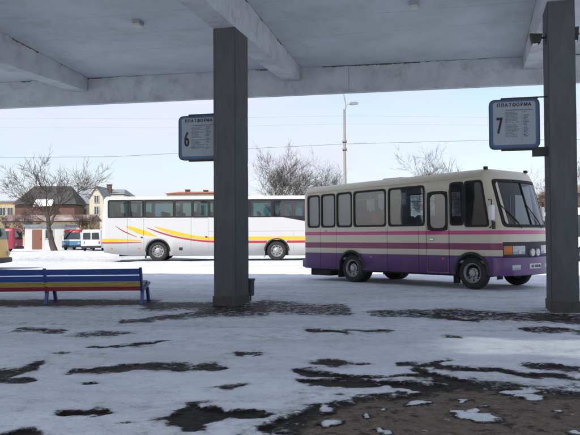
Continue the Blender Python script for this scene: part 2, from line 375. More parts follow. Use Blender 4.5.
# ================================================================== cream and purple bus
BX, BY, BPHI = .378, 21.035, .825
def build_bus():
    t = thing('passenger_bus', 'cream and purple striped bus standing in the shade before the canopy', 'bus', (BX, BY, 0), -BPHI)
    W, xr, xf, rcr, rcf = 2.24, 0, 6.48, .16, .30
    wr, wf = 1.905, 5.715; ar = .44
    slope = .021
    def rake(z): return max(0, z - 1.38) * .29
    def warp(x, y, z):
        k = min(1, max(0, (x - 5.45) / (xf - 5.45))); x2 = x - k * k * rake(z)
        q = min(1, max(0, (x - (xf - .45)) / .45)); x2 += q * q * .22 * max(0, 1 - ((y - W / 2) / (W / 2)) ** 2)
        q2 = min(1, max(0, (.3 - x) / .3)); x2 -= q2 * .06 * max(0, 1 - ((y - W / 2) / (W / 2)) ** 2)
        return (x2, y, z)
    def fx(y, z):
        rc = rcf; base = xf
        if y < rc: base = xf - rc + math.sqrt(max(0, rc * rc - (rc - y) ** 2))
        if y > W - rc: base = xf - rc + math.sqrt(max(0, rc * rc - (y - W + rc) ** 2))
        return warp(base, y, z)[0]
    # levels: 0 skirt, 1 .9, 2 1.41, 3 1.49, 4 1.53, 5 2.30 door top, 6 window top, 7 roof edge ...
    ins = [0, 0, 0, 0, 0, 0, 0, .012, .045, .10, .17, .25]
    def zf(li, x, tg):
        if li == 0:
            z = .345
            if tg in 'RL':
                for c in (wr, wf):
                    if abs(x - c) <= ar + 1e-6: z = max(z, .40 + math.sqrt(max(0, ar * ar - (x - c) ** 2)))
            return z
        if li <= 5: return [0, .95, 1.41, 1.49, 1.53, 2.34][li]
        x = max(0, x)
        return [2.43, 2.53, 2.60, 2.655, 2.69, 2.71][li - 6] + slope * x
    R_w = [(.22, .70), (.77, 1.31), (1.38, 1.94), (2.02, 3.14), (3.24, 4.38)]
    xs = uniq([xr + rcr, .7, 4.47, 5.07, 5.15, 5.52, 5.56, 6.18 - .0, xf - rcf] + [a for w in R_w for a in w] + arch_stations(wr, ar) + arch_stations(wf, ar) + [wr - ar - .005, wr + ar + .005, wf - ar - .005, wf + ar + .005])
    xs = [x for x in xs if xr + rcr - 1e-6 <= x <= xf - rcf + 1e-6]
    ys = [rcf + (W - 2 * rcf) * k / 10 for k in range(11)]
    holes = []
    for fc in 'RL':
        for a in R_w: holes.append((fc, a[0], a[1], 4, 6))
        holes += [(fc, 5.15, 5.52, 4, 6), (fc, 5.56, xf - rcf, 3, 6)]
    holes += [('R', 4.47, 5.07, 2, 5), ('L', 4.47, 5.07, 4, 6)]
    holes += [('F', 0, W, 3, 6), ('B', ys[1], ys[9], 4, 6)]
    b = shell(W, xr, xf, rcr, rcf, ins, xs, ys, zf, warp, holes)
    body = b.build('body', 'busbody', t, 35)
    sd = body.modifiers.new('thickness', 'SOLIDIFY'); sd.thickness = .03; sd.offset = -1
    # cabin
    i = MB(); i.box(.12, 6.2, .06, W - .06, .62, .68); i.build('cabin_floor', 'interior', t)
    i = MB(); i.box(.15, 6.0, .12, W - .12, 2.50, 2.53); i.build('cabin_ceiling', 'interior', t)
    i = MB(); i.box(4.62, 4.66, W - 1.0, W - .05, .68, 2.5); i.box(4.66, 5.5, W - .10, W - .07, 1.0, 2.5); i.build('driver_partition', 'seat', t)
    i = MB(); i.box(.3, 6.1, .1, W - .1, .30, .6); i.box(wr - .5, wr + .5, .1, W - .1, .5, .9); i.box(wf - .5, wf + .45, .1, W - .1, .5, .88); i.build('underbody', 'under', t)
    seats(t, [.35, 1.1, 1.85, 2.6, 3.35, 4.1], W, .68, h=1.12)
    d = MB(); d.box(5.1, 5.5, W - .8, W - .3, 1.05, 1.2, .05); d.box(5.05, 5.15, W - .8, W - .3, 1.1, 1.85, .04); d.box(5.15, 5.45, W - .7, W - .4, .68, 1.06); d.build('driver_seat', 'seat', t)
    d = MB()
    for k in range(20):
        pass
    pts = [(5.85 + .05 * math.sin(a), W - .55 + .22 * math.cos(a), 1.45 + .2 * math.sin(a)) for a in [2 * math.pi * k / 20 for k in range(21)]]
    d.tube(pts, .014, 6, False); d.tube([(5.85, W - .55, 1.45), (6.0, W - .55, 1.1)], .02, 6); d.tube([(5.85, W - .77, 1.45), (5.85, W - .33, 1.45)], .012, 6); d.build('steering_wheel', 'black', t)
    d = MB(); d.box(5.95, 6.42, .28, W - .28, 1.05, 1.42, .05); d.build('dashboard', 'black', t)
    # glazing
    def quad(a, b_, z0, zt): return [(a, z0), (b_, z0), (b_, zt + slope * b_), (a, zt + slope * a)]
    for k, a in enumerate(R_w):
        for y, o in ((0, -1), (W, 1)):
            w = side_window(t, quad(a[0], a[1], 1.53, 2.43), y, o, 'glass', r=.09)
            if a[1] - a[0] > .8:
                s = MB(); s.box(a[0] + .03, a[1] - .03, y - o * .02 - .006, y - o * .02 + .006, 2.245, 2.265); s.build('glazing_bar', 'frame', w)
                s = MB(); s.box((a[0] + a[1]) / 2 - .008, (a[0] + a[1]) / 2 + .008, y - o * .02 - .006, y - o * .02 + .006, 2.265, 2.45); s.build('glazing_bar', 'frame', w)
            if k < 3:
                c = MB(); n = 24; top = []; bot = []
                for q in range(n + 1):
                    xx = a[0] - .02 + (a[1] - a[0] + .04) * q / n; yy = y - o * (.075 + .012 * math.sin(q * 1.9))
                    top.append(c.bm.verts.new((xx, yy, 2.5))); bot.append(c.bm.verts.new((xx, yy, 1.5)))
                for q in range(n): c.bm.faces.new((top[q], top[q + 1], bot[q + 1], bot[q]))
                c.build('curtain', 'curtain', t, 60)
    def drape(x0, x1, z0, z1, y, m_, nm):
        c = MB(); n = 12; T = []; B = []
        for q in range(n + 1):
            xx = x0 + (x1 - x0) * q / n; yy = y + .012 * math.sin(q * 2.1)
            T.append(c.bm.verts.new((xx, yy, z1))); B.append(c.bm.verts.new((xx + .02, yy, z0 + .04 * math.sin(q * .9))))
        for q in range(n): c.bm.faces.new((T[q], T[q + 1], B[q + 1], B[q]))
        c.build(nm, m_, t, 60)
    drape(2.44, 2.70, 1.95, 2.26, .05, 'paper', 'tied_curtain'); drape(2.84, 3.08, 1.98, 2.38, .05, 'paper', 'tied_curtain')
    drape(2.60, 2.86, 1.56, 1.86, .08, 'redcloth', 'red_cloth'); drape(3.64, 3.76, 2.08, 2.38, .05, 'paper', 'tied_curtain')
    drape(3.25, 3.5, 1.5, 2.5, W - .1, 'curtain', 'curtain'); drape(4.1, 4.36, 1.5, 2.5, W - .1, 'curtain', 'curtain'); drape(2.02, 2.3, 1.5, 2.5, W - .1, 'curtain', 'curtain')
    for y, o in ((0, -1), (W, 1)):
        side_window(t, quad(5.15, 5.52, 1.53, 2.43), y, o, 'cabglass', r=.08)
        xb, xt = xf - rcf + .10, xf - rcf - .16
        side_window(t, [(5.56, 1.49), (xb - .08, 1.49), (xt - .0, 2.43 + slope * 6.1), (5.56, 2.43 + slope * 5.56)], y, o, 'cabglass' if o < 0 else 'wsglass', r=.07)
        if o > 0: side_window(t, quad(4.47, 5.07, 1.53, 2.43), y, o, 'glass', r=.09)
    # entrance door on the near side
    dr = MB(); dr.ring(rpoly(poff([(4.44, .36), (5.11, .36), (5.11, 2.40), (4.44, 2.40)], 0), .05), rpoly([(4.47, .39), (5.08, .39), (5.08, 2.37), (4.47, 2.37)], .04), lambda a, z: (a, -.004, z), fd=lambda a, z: (a, .01, z))
    door = dr.build('entrance_door', 'busbody', t)
    dw = side_window(door, [(4.49, 1.41), (5.06, 1.41), (5.06, 2.34), (4.49, 2.34)], 0, -1, 'glass', r=.15, sw=.05)
    hnd = MB(); hnd.box(4.56, 4.66, -.03, -.004, 1.16, 1.2, .008); hnd.build('handle', 'chrome', door)
    gp = MB()
    for x in (4.44, 5.11): gp.box(x - .005, x + .005, -.006, .003, .36, 2.38)
    gp.build('door_gap', 'seal', door)
    # panel seams and service flaps
    for x in (.73, 1.35, 3.19, 4.2):
        for y0, y1 in ((-.0025, .002), (W - .002, W + .0025)):
            sm = MB(); sm.box(x - .003, x + .003, y0, y1, .36, 1.5); sm.build('panel_seam', 'seal', t)
    rl = MB()
    rl.tube([(.2, -.012, 2.535 + slope * .2), (6.0, -.012, 2.535 + slope * 6.0)], .012, 6); rl.tube([(.2, W + .012, 2.535 + slope * .2), (6.0, W + .012, 2.535 + slope * 6.0)], .012, 6)
    rl.build('gutter', 'busbody', t, 40)
    mk = MB(); mk.box(.9, .97, -.012, 0, 1.40, 1.43); mk.build('side_marker', 'amber', t)
    for x in (2.6, 4.9):
        mk = MB(); mk.box(x, x + .07, -.014, 0, .70, .73); mk.build('side_marker', 'amber', t)
    # windscreen, following the bow of the front
    zb, zt_ = 1.49, 2.43 + slope * xf
    ws = MB(); nx, nz = 16, 6; G = []
    for a in range(nx + 1):
        row = []
        for c in range(nz + 1):
            y = .20 + (W - .40) * a / nx; z = zb + (zt_ - zb) * c / nz
            row.append(ws.bm.verts.new((fx(y, z) - .012, y, z)))
        G.append(row)
    for a in range(nx):
        for c in range(nz): ws.bm.faces.new((G[a][c], G[a + 1][c], G[a + 1][c + 1], G[a][c + 1]))
    wsc = ws.build('windscreen', 'wsglass', t, 60)
    P4 = [(.19, zb), (W - .19, zb), (W - .19, zt_), (.19, zt_)]
    s = MB().ring(rpoly(poff(P4, .03), .1, sub=8), rpoly(poff(P4, -.035), .1, sub=8), lambda y, z: (fx(y, z) + .012, y, z), fd=lambda y, z: (fx(y, z) - .03, y, z)); s.build('seal', 'seal', wsc, 40)
    s = MB(); s.box(fx(W / 2, 2) - .03, fx(W / 2, 2) + .012, W / 2 - .015, W / 2 + .015, zb, zb); s.bm.clear()
    s.prism([(W / 2 - .016, zb), (W / 2 + .016, zb), (W / 2 + .016, zt_), (W / 2 - .016, zt_)], lambda y, z: (fx(y, z) + .012, y, z), lambda y, z: (fx(y, z) - .03, y, z)); s.build('centre_bar', 'seal', wsc)
    for y0 in (.45, 1.35):
        wp = MB(); wp.tube([(fx(y0 + .2, zb - .05) + .03, y0 + .2, zb - .05), (fx(y0 + .1, zb + .08) + .04, y0 + .1, zb + .10), (fx(y0 - .1, zb + .33) + .03, y0 - .1, zb + .33)], .01, 6)
        wp.tube([(fx(y0 + .12, zb + .1) + .025, y0 + .16, zb + .08), (fx(y0 - .25, zb + .5) + .02, y0 - .25, zb + .5)], .012, 5); wp.build('wiper', 'black', wsc)
    vis = MB(); vis.box(5.9, 5.93, .25, W - .25, 2.28, 2.5); vis.build('sun_visor', 'black', t)
    fd = MB(); fd.prism([(.30, 1.56), (.62, 1.56), (.62, 1.80), (.30, 1.80)], lambda y, z: (fx(y, z) - .05, y, z), lambda y, z: (fx(y, z) - .055, y, z)); fd.build('route_card', M('route_card', (.5, .32, .2), .8), wsc)
    # nose
    def panel(name, P2, m_, d0=.004, d1=-.03, r=0.02, par=t, sub=6):
        """rectangular panel following the bow of the nose"""
        y0, y1, z0, z1 = P2[0][0], P2[1][0], P2[0][1], P2[2][1]; n = max(2, int((y1 - y0) / .08)); q = MB(); pv = None
        for k in range(n + 1):
            y = y0 + (y1 - y0) * k / n; e = r * .5 if k in (0, n) else 0
            c = [q.bm.verts.new(v) for v in ((fx(y, z0) + d1, y, z0), (fx(y, z0) + d0 - r * .5, y, z0), (fx(y, z0) + d0 - e, y, z0 + r * .5), (fx(y, z1) + d0 - e, y, z1 - r * .5), (fx(y, z1) + d0 - r * .5, y, z1), (fx(y, z1) + d1, y, z1))]
            if pv:
                for a in range(6): q.bm.faces.new((pv[a], pv[(a + 1) % 6], c[(a + 1) % 6], c[a]))
            else: q.bm.faces.new(c)
            pv = c
        q.bm.faces.new(pv[::-1]); return q.build(name, m_, par, 40)
    panel('grille', [(.14, .77), (W - .14, .77), (W - .14, 1.12), (.14, 1.12)], 'black', .014)
    for zz in (.86, .93, 1.0, 1.06):
        panel('grille_bar', [(.92, zz), (W - .92, zz), (W - .92, zz + .018), (.92, zz + .018)], 'steel', .02, 0, 0)
    for yc in (.55, W - .55):
        h_ = panel('headlight', [(yc - .2, .83), (yc + .2, .83), (yc + .2, 1.03), (yc - .2, 1.03)], 'lamp', .03, 0, .03)
        yi = yc - .31 if yc < 1 else yc + .31
        panel('indicator', [(yi - .09, .83), (yi + .09, .83), (yi + .09, 1.03), (yi - .09, 1.03)], 'amber', .025, 0, .02)
        yr = 1.0 if yc < 1 else W - 1.0
        rr = MB(); rr.lathe([(.085, .05), (.095, .03), (.095, 0)], 20); o = rr.build('round_lamp', 'lamp', t, 40); o.rotation_euler = (0, 0, R(-90)); o.location = (fx(yr, .86) + .01, yr, .87)
    panel('bumper', [(.02, .34), (W - .02, .34), (W - .02, .76), (.02, .76)], 'busbody', .045, -.02, .03, sub=14)
    for yc in (.42, W - .42): panel('fog_light', [(yc - .13, .47), (yc + .13, .47), (yc + .13, .59), (yc - .13, .59)], 'lamp', .055, .03, .02)
    pl = panel('number_plate', [(.86, .49), (1.38, .49), (1.38, .61), (.86, .61)], 'plate', .06, .03, .01)
    q = MB()
    for y0, y1 in ((.93, .965), (.985, 1.02), (1.06, 1.085), (1.1, 1.135), (1.15, 1.18), (1.2, 1.23), (1.265, 1.29), (1.3, 1.335)): q.prism([(y0, .52), (y1, .52), (y1, .58), (y0, .58)], lambda y, z: (fx(y, z) + .063, y, z), lambda y, z: (fx(y, z) + .058, y, z))
    q.build('plate_marking', 'ink', pl)
    # mirrors
    for y0, o in ((-.02, -1), (W + .02, 1)):
        mm = MB(); mm.box(6.27, 6.36, y0 + o * .02 - .07, y0 + o * .02 + .07, 1.62, 1.98, .03); mi = mm.build('mirror', 'white', t, 40)
        g = MB(); g.box(6.262, 6.268, y0 + o * .02 - .055, y0 + o * .02 + .055, 1.66, 1.95); g.build('mirror_glass', 'chrome', mi)
        g = MB(); g.tube([(6.2, y0 - o * .02, 2.1), (6.32, y0 + o * .05, 2.1), (6.33, y0 + o * .04, 1.5), (6.22, y0 - o * .02, 1.45)], .014, 8); g.build('mirror_arm', 'steel', mi, 40)
        g = MB(); g.box(6.33, 6.38, y0 + o * .02 - .05, y0 + o * .02 + .05, 1.42, 1.6, .02); g.build('lower_mirror', 'black', mi, 40)
    for x, y in ((6.0, .22), (6.02, W - .22)):
        q = MB(); q.box(x - .04, x + .04, y - .05, y + .05, 2.83, 2.90, .015); q.build('roof_marker_lamp', 'black', t)
    q = MB(); q.box(2.4, 3.1, .75, 1.5, 2.74, 2.86, .04); q.build('roof_hatch', 'busbody', t)
    # rear
    P5 = [(ys[1] - .05, 1.53), (ys[9] + .05, 1.53), (ys[9] + .05, 2.43), (ys[1] - .05, 2.43)]
    bw = MB(); bw.prism(P5, lambda y, z: (warp(0, y, z)[0] - .004, y, z), lambda y, z: (warp(0, y, z)[0] + .01, y, z)); bw.build('rear_window', 'glass', t)
    for yc in (.25, W - .25):
        q = MB(); q.box(-.09, .0, yc - .07, yc + .07, .85, 1.2, .02); q.build('tail_light', 'redlens', t)
    q = MB(); q.box(-.12, .1, .08, W - .08, .36, .60, .04); q.build('rear_bumper', 'busbody', t, 40)
    q = MB(); q.box(.2, 1.0, .12, .9, .14, .40, .03); q.build('spare_wheel_box', 'under', t)
    q = MB(); q.tube([(1.0, 1.6, .25), (.0, 1.6, .25)], .04, 10); q.build('exhaust_pipe', 'steel', t, 40)
    # wheels, arches, flaps
    for x in (wr, wf):
        for y0, o in ((0, -1), (W, 1)):
            a = MB(); n = 20
            oa = [(x + (ar + .05) * math.cos(math.pi * k / n), .40 + (ar + .05) * math.sin(math.pi * k / n)) for k in range(n + 1)]
            ia = [(x + (ar - .02) * math.cos(math.pi * k / n), .40 + (ar - .02) * math.sin(math.pi * k / n)) for k in range(n + 1)]
            pv = None
            for (p, q_) in zip(oa, ia):
                c = [a.bm.verts.new(v) for v in ((p[0], y0 + o * .004, p[1]), (p[0] * .3 + q_[0] * .7, y0 + o * .03, p[1] * .3 + q_[1] * .7), (q_[0], y0 + o * .01, q_[1]), (q_[0], y0 - o * .14, q_[1]))]
                if pv:
                    for z in range(3): a.bm.faces.new((pv[z], pv[z + 1], c[z + 1], c[z]))
                pv = c
            a.build('wheel_arch', 'black', t, 50)
            wheel(t, x, y0 - o * .155, .385, .385, .22, o)
            if x == wr: wheel(t, x, y0 - o * .40, .385, .385, .22, o)
            f_ = MB(); f_.box(x - .50, x - .485, y0 - o * .15 - .14, y0 - o * .15 + .14, .12, .45); f_.build('mud_flap', 'rubber', t)
        q = MB(); q.tube([(x, .3, .385), (x, W - .3, .385)], .06, 10); q.build('axle', 'under', t)
    return t
build_bus()

# ================================================================== white coach
def build_coach():
    LX = at(101, 260, 36.5).x
    t = thing('touring_coach', 'long white coach with yellow and red swoosh stripes parked on sunlit snow', 'coach', (LX, 36.5, 0), 0)
    W, xr, xf, rcr, rcf = 2.5, 0, 12.0, .22, .35
    k_ = .0511; wr, wf, ar = 2.91, 8.99, .60
    def warp(x, y, z):
        q = min(1, max(0, (.5 - x) / .5)); x2 = x + q * .10 * max(0, z - 1.4) / 1.9 + q * max(0, .8 - z) * .35
        q = min(1, max(0, (x - 11.4) / .6)); x2 -= q * max(0, z - 1.3) * .25
        return (x2, y, z)
    ins = [0, 0, 0, 0, 0, .02, .07, .14, .21]
    def zf(li, x, tg):
        if li == 0:
            z = .28
            if tg in 'RL':
                if x < wr - ar: z = .28 + max(0, 1.5 - x) * .12
                for c in (wr, wf):
                    if abs(x - c) <= ar + 1e-6: z = max(z, .50 + math.sqrt(max(0, ar * ar - (x - c) ** 2)))
            elif x < 1: z = .28 + 1.4 * .12
            return z
        return [0, 1.2, 2.16, 2.24, 3.10, 3.16, 3.24, 3.30, 3.33][li]
    wins = [(.38, 1.36), (1.48, 2.16), (2.26, 3.72), (3.78, 4.66), (4.72, 5.50), (5.56, 7.58), (7.64, 8.74), (8.80, 11.4)]
    xs = uniq([xr + rcr, xf - rcf] + [a for w in wins for a in w] + arch_stations(wr, ar) + arch_stations(wf, ar) + [wr - ar - .005, wr + ar + .005, wf - ar - .005, wf + ar + .005, .7, 1.1, 1.5, 1.9])
    ys = [rcf + (W - 2 * rcf) * k / 6 for k in range(7)]
    holes = []
    for fc in 'RL':
        for a in wins: holes.append((fc, a[0], a[1], 3, 4))
    holes += [('F', 0, W, 2, 4), ('B', 0, W, 3, 4)]
    b = shell(W, xr, xf, rcr, rcf, ins, xs, ys, zf, warp, holes)
    body = b.build('body', 'coachbody', t, 35)
    sd = body.modifiers.new('thickness', 'SOLIDIFY'); sd.thickness = .04; sd.offset = -1
    q = MB(); q.box(.3, 11.5, .1, W - .1, 1.25, 1.32); q.build('cabin_floor', 'interior', t)
    q = MB(); q.box(.3, 11.3, .15, W - .15, 3.12, 3.15); q.build('cabin_ceiling', 'ceilin', t)
    q = MB(); q.box(.9, 11.4, .15, W - .15, .26, .9); q.box(.5, 11.5, .15, W - .15, .9, 1.2); q.build('underbody', 'under', t)
    for x in [.7 + .82 * k for k in range(13)]:
        for yc in (.35, .8, W - .8, W - .35):
            b = MB(); b.box(x, x + .45, yc - .2, yc + .2, 1.7, 1.85, .05); b.box(x - .07, x + .06, yc - .2, yc + .2, 1.72, 2.55, .06, Matrix.Rotation(R(-8), 4, 'Y')); b.build('passenger_seat', 'seat', t, 40)
    for y, o in ((0, -1), (W, 1)):
        for a in wins:
            z0 = 2.24; poly = [(a[0], z0), (a[1], z0), (a[1], 3.1), (a[0], 3.1)]
            side_window(t, poly, y, o, 'glassd', r=.05, sw=.04)
        pb = MB()
        for a, c in zip(wins, wins[1:]): pb.box(a[1] - .01, c[0] + .01, y - .004, y + .004, 2.225, 3.115)
        pb.build('window_pillar', 'darkglass', t)
        bl = MB(); bl.prism([(9.25, 2.225), (10.6, 1.98), (11.5, 1.9), (11.5, 2.23)], lambda a, z: (a, y + o * .006, z), lambda a, z: (a, y - o * .01, z)); bl.build('dropped_window_panel', 'darkglass', t)
        for a, c in ((0.3, 8.9), ):
            gt = MB(); gt.box(.4, 11.4, min(y, y + o * .02), max(y, y + o * .02), 3.125, 3.15); gt.build('gutter', 'seal', t)
        # curtains seen through the last panes
    for x0 in (9.2, 9.75, 10.3, 10.9):
        c = MB(); n = 10; T = []; B = []
        for k in range(n + 1):
            xx = x0 + .22 * k / n; yy = .12 + .015 * math.sin(k * 2)
            T.append(c.bm.verts.new((xx, yy, 3.1))); B.append(c.bm.verts.new((xx, yy, 2.25)))
        for k in range(n): c.bm.faces.new((T[k], T[k + 1], B[k + 1], B[k]))
        c.build('curtain', 'redcloth', t, 60)
    # doors and panel gaps on the near side
    for (x0, x1, z0, z1, nm) in ((1.36, 2.2, .40, 3.05, 'rear_door'), (4.6, 5.5, .32, 2.2, 'middle_door')):
        g = MB().ring([(x0, z0), (x1, z0), (x1, z1), (x0, z1)], [(x0 + .014, z0 + .014), (x1 - .014, z0 + .014), (x1 - .014, z1 - .014), (x0 + .014, z1 - .014)], lambda a, z: (a, -.004, z), fd=lambda a, z: (a, .003, z))
        d = g.build(nm, 'sgrey', t)
        h_ = MB(); h_.box(x1 - .16, x1 - .06, -.03, -.004, 1.2, 1.26, .01); h_.build('handle', 'steel', d)
    sm = MB(); sm.box(5.5, 11.3, -.003, .002, 1.50, 1.512)
    for x in (6.3, 7.4, 9.85): sm.box(x - .005, x + .005, -.003, .002, .34, 1.5)
    sm.build('luggage_flap_seam', 'sgrey', t)
    vt = MB(); vt.box(4.0, 4.18, -.006, .002, .55, .7); vt.build('vent_grille', 'steel', t)
    for x, z in ((.45, .95), (.5, .62), (1.9, .62), (6.0, .62)):
        vt = MB(); vt.box(x, x + .12, -.01, .002, z, z + .05); vt.build('side_marker', 'amber', t)
    # painted swooshes: (x, z) centre lines with half widths
    def ribbon(nm, pts, mat, off):
        for y, o in ((0, -1), (W, 1)):
            r = MB(); pv = None
            for (x, z, w) in pts:
                c = [r.bm.verts.new((x, y + o * off, z + w)), r.bm.verts.new((x, y + o * off, z - w))]
                if pv: r.bm.faces.new((pv[0], pv[1], c[1], c[0]))
                pv = c
            r.build(nm, mat, t)
    X = lambda px: (px - 101) * k_
    Z = lambda py: (260 - py) * k_
    def curve(P, n=24):
        out = []
        for k in range(n + 1):
            u = k / n * (len(P) - 1); i = min(int(u), len(P) - 2); f = u - i
            p0, p1, p2, p3 = P[max(i - 1, 0)], P[i], P[i + 1], P[min(i + 2, len(P) - 1)]
            out.append(tuple(.5 * (2 * p1[j] + (p2[j] - p0[j]) * f + (2 * p0[j] - 5 * p1[j] + 4 * p2[j] - p3[j]) * f * f + (3 * p1[j] - p0[j] - 3 * p2[j] + p3[j]) * f ** 3) for j in range(3)))
        return out
    def cut(P):   # keep stripes off the wheel openings
        return P
    ribbon('yellow_stripe', curve([(X(101.8), Z(238.8), .07), (X(118), Z(238.8), .07), (X(141), Z(239.2), .02)]), 'cyel', .004)
    ribbon('red_stripe', curve([(X(101.8), Z(241.4), .03), (X(118), Z(241.4), .035), (X(142), Z(241.2), .015)]), 'cred', .004)
    ribbon('red_swoosh', curve([(X(115.5), Z(224.5), .012), (X(124), Z(230), .03), (X(137), Z(235.6), .012)]), 'cred', .004)
    ribbon('yellow_swoosh', curve([(X(126.5), Z(225.2), .05), (X(138), Z(229.6), .13), (X(147), Z(232), .10), (X(157), Z(235.2), .012)]), 'cyel', .004)
    ribbon('red_swoosh', curve([(X(147), Z(226.3), .012), (X(158), Z(230.6), .035), (X(174), Z(235.4), .04), (X(195), Z(239.2), .04), (X(215), Z(240.8), .05), (X(250), Z(241.2), .06), (8.48, Z(241.2), .06)], 50), 'cred', .005)
    ribbon('red_stripe', [(9.50, Z(241.2), .06), (11.5, Z(241.2), .06)], 'cred', .005)
    ribbon('yellow_swoosh', curve([(X(154), Z(225.2), .02), (X(166), Z(229.5), .09), (X(180), Z(233.2), .10), (X(198), Z(236.6), .08), (X(215), Z(237.6), .085), (X(250), Z(237.6), .085), (X(326), Z(237.6), .085)], 50), 'cyel', .004)
    # front and rear glass, lamps
    w = MB(); w.prism([(.35, 2.0), (W - .35, 2.0), (W - .35, 3.1), (.35, 3.1)], lambda y, z: (warp(xf, y, z)[0] + .004, y, z), lambda y, z: (warp(xf, y, z)[0] - .01, y, z)); w.build('windscreen', 'wsglass', t)
    w = MB(); w.prism([(.35, 2.24), (W - .35, 2.24), (W - .35, 3.1), (.35, 3.1)], lambda y, z: (warp(0, y, z)[0] - .004, y, z), lambda y, z: (warp(0, y, z)[0] + .01, y, z)); w.build('rear_window', 'glassd', t)
    for yc in (.4, W - .4):
        w = MB(); w.box(xf - .05, xf + .02, yc - .22, yc + .22, .65, .85, .03); w.build('headlight', 'lamp', t)
        w = MB(); w.box(-.0, .06, yc - .12, yc + .12, .9, 1.25, .02); w.build('tail_light', 'redlens', t)
    for x in (wr, wf):
        for y0, o in ((0, -1), (W, 1)):
            a = MB(); n = 20; pv = None
            for k in range(n + 1):
                c_, s_ = math.cos(math.pi * k / n), math.sin(math.pi * k / n)
                c = [a.bm.verts.new(v) for v in ((x + (ar + .05) * c_, y0 + o * .007, .50 + (ar + .05) * s_), (x + ar * c_, y0 + o * .02, .5 + ar * s_), (x + (ar - .01) * c_, y0 - o * .4, .5 + (ar - .01) * s_))]
                if pv:
                    for z in range(2): a.bm.faces.new((pv[z], pv[z + 1], c[z + 1], c[z]))
                pv = c
            a.build('wheel_arch', 'black', t, 50)
            wheel(t, x, y0 - o * .20, .50, .50, .30, o)
            f_ = MB(); f_.box(x - .66, x - .645, y0 - o * .2 - .18, y0 - o * .2 + .18, .15, .5); f_.build('mud_flap', 'rubber', t)
        q = MB(); q.tube([(x, .4, .5), (x, W - .4, .5)], .08, 10); q.build('axle', 'under', t)
    return t
build_coach()

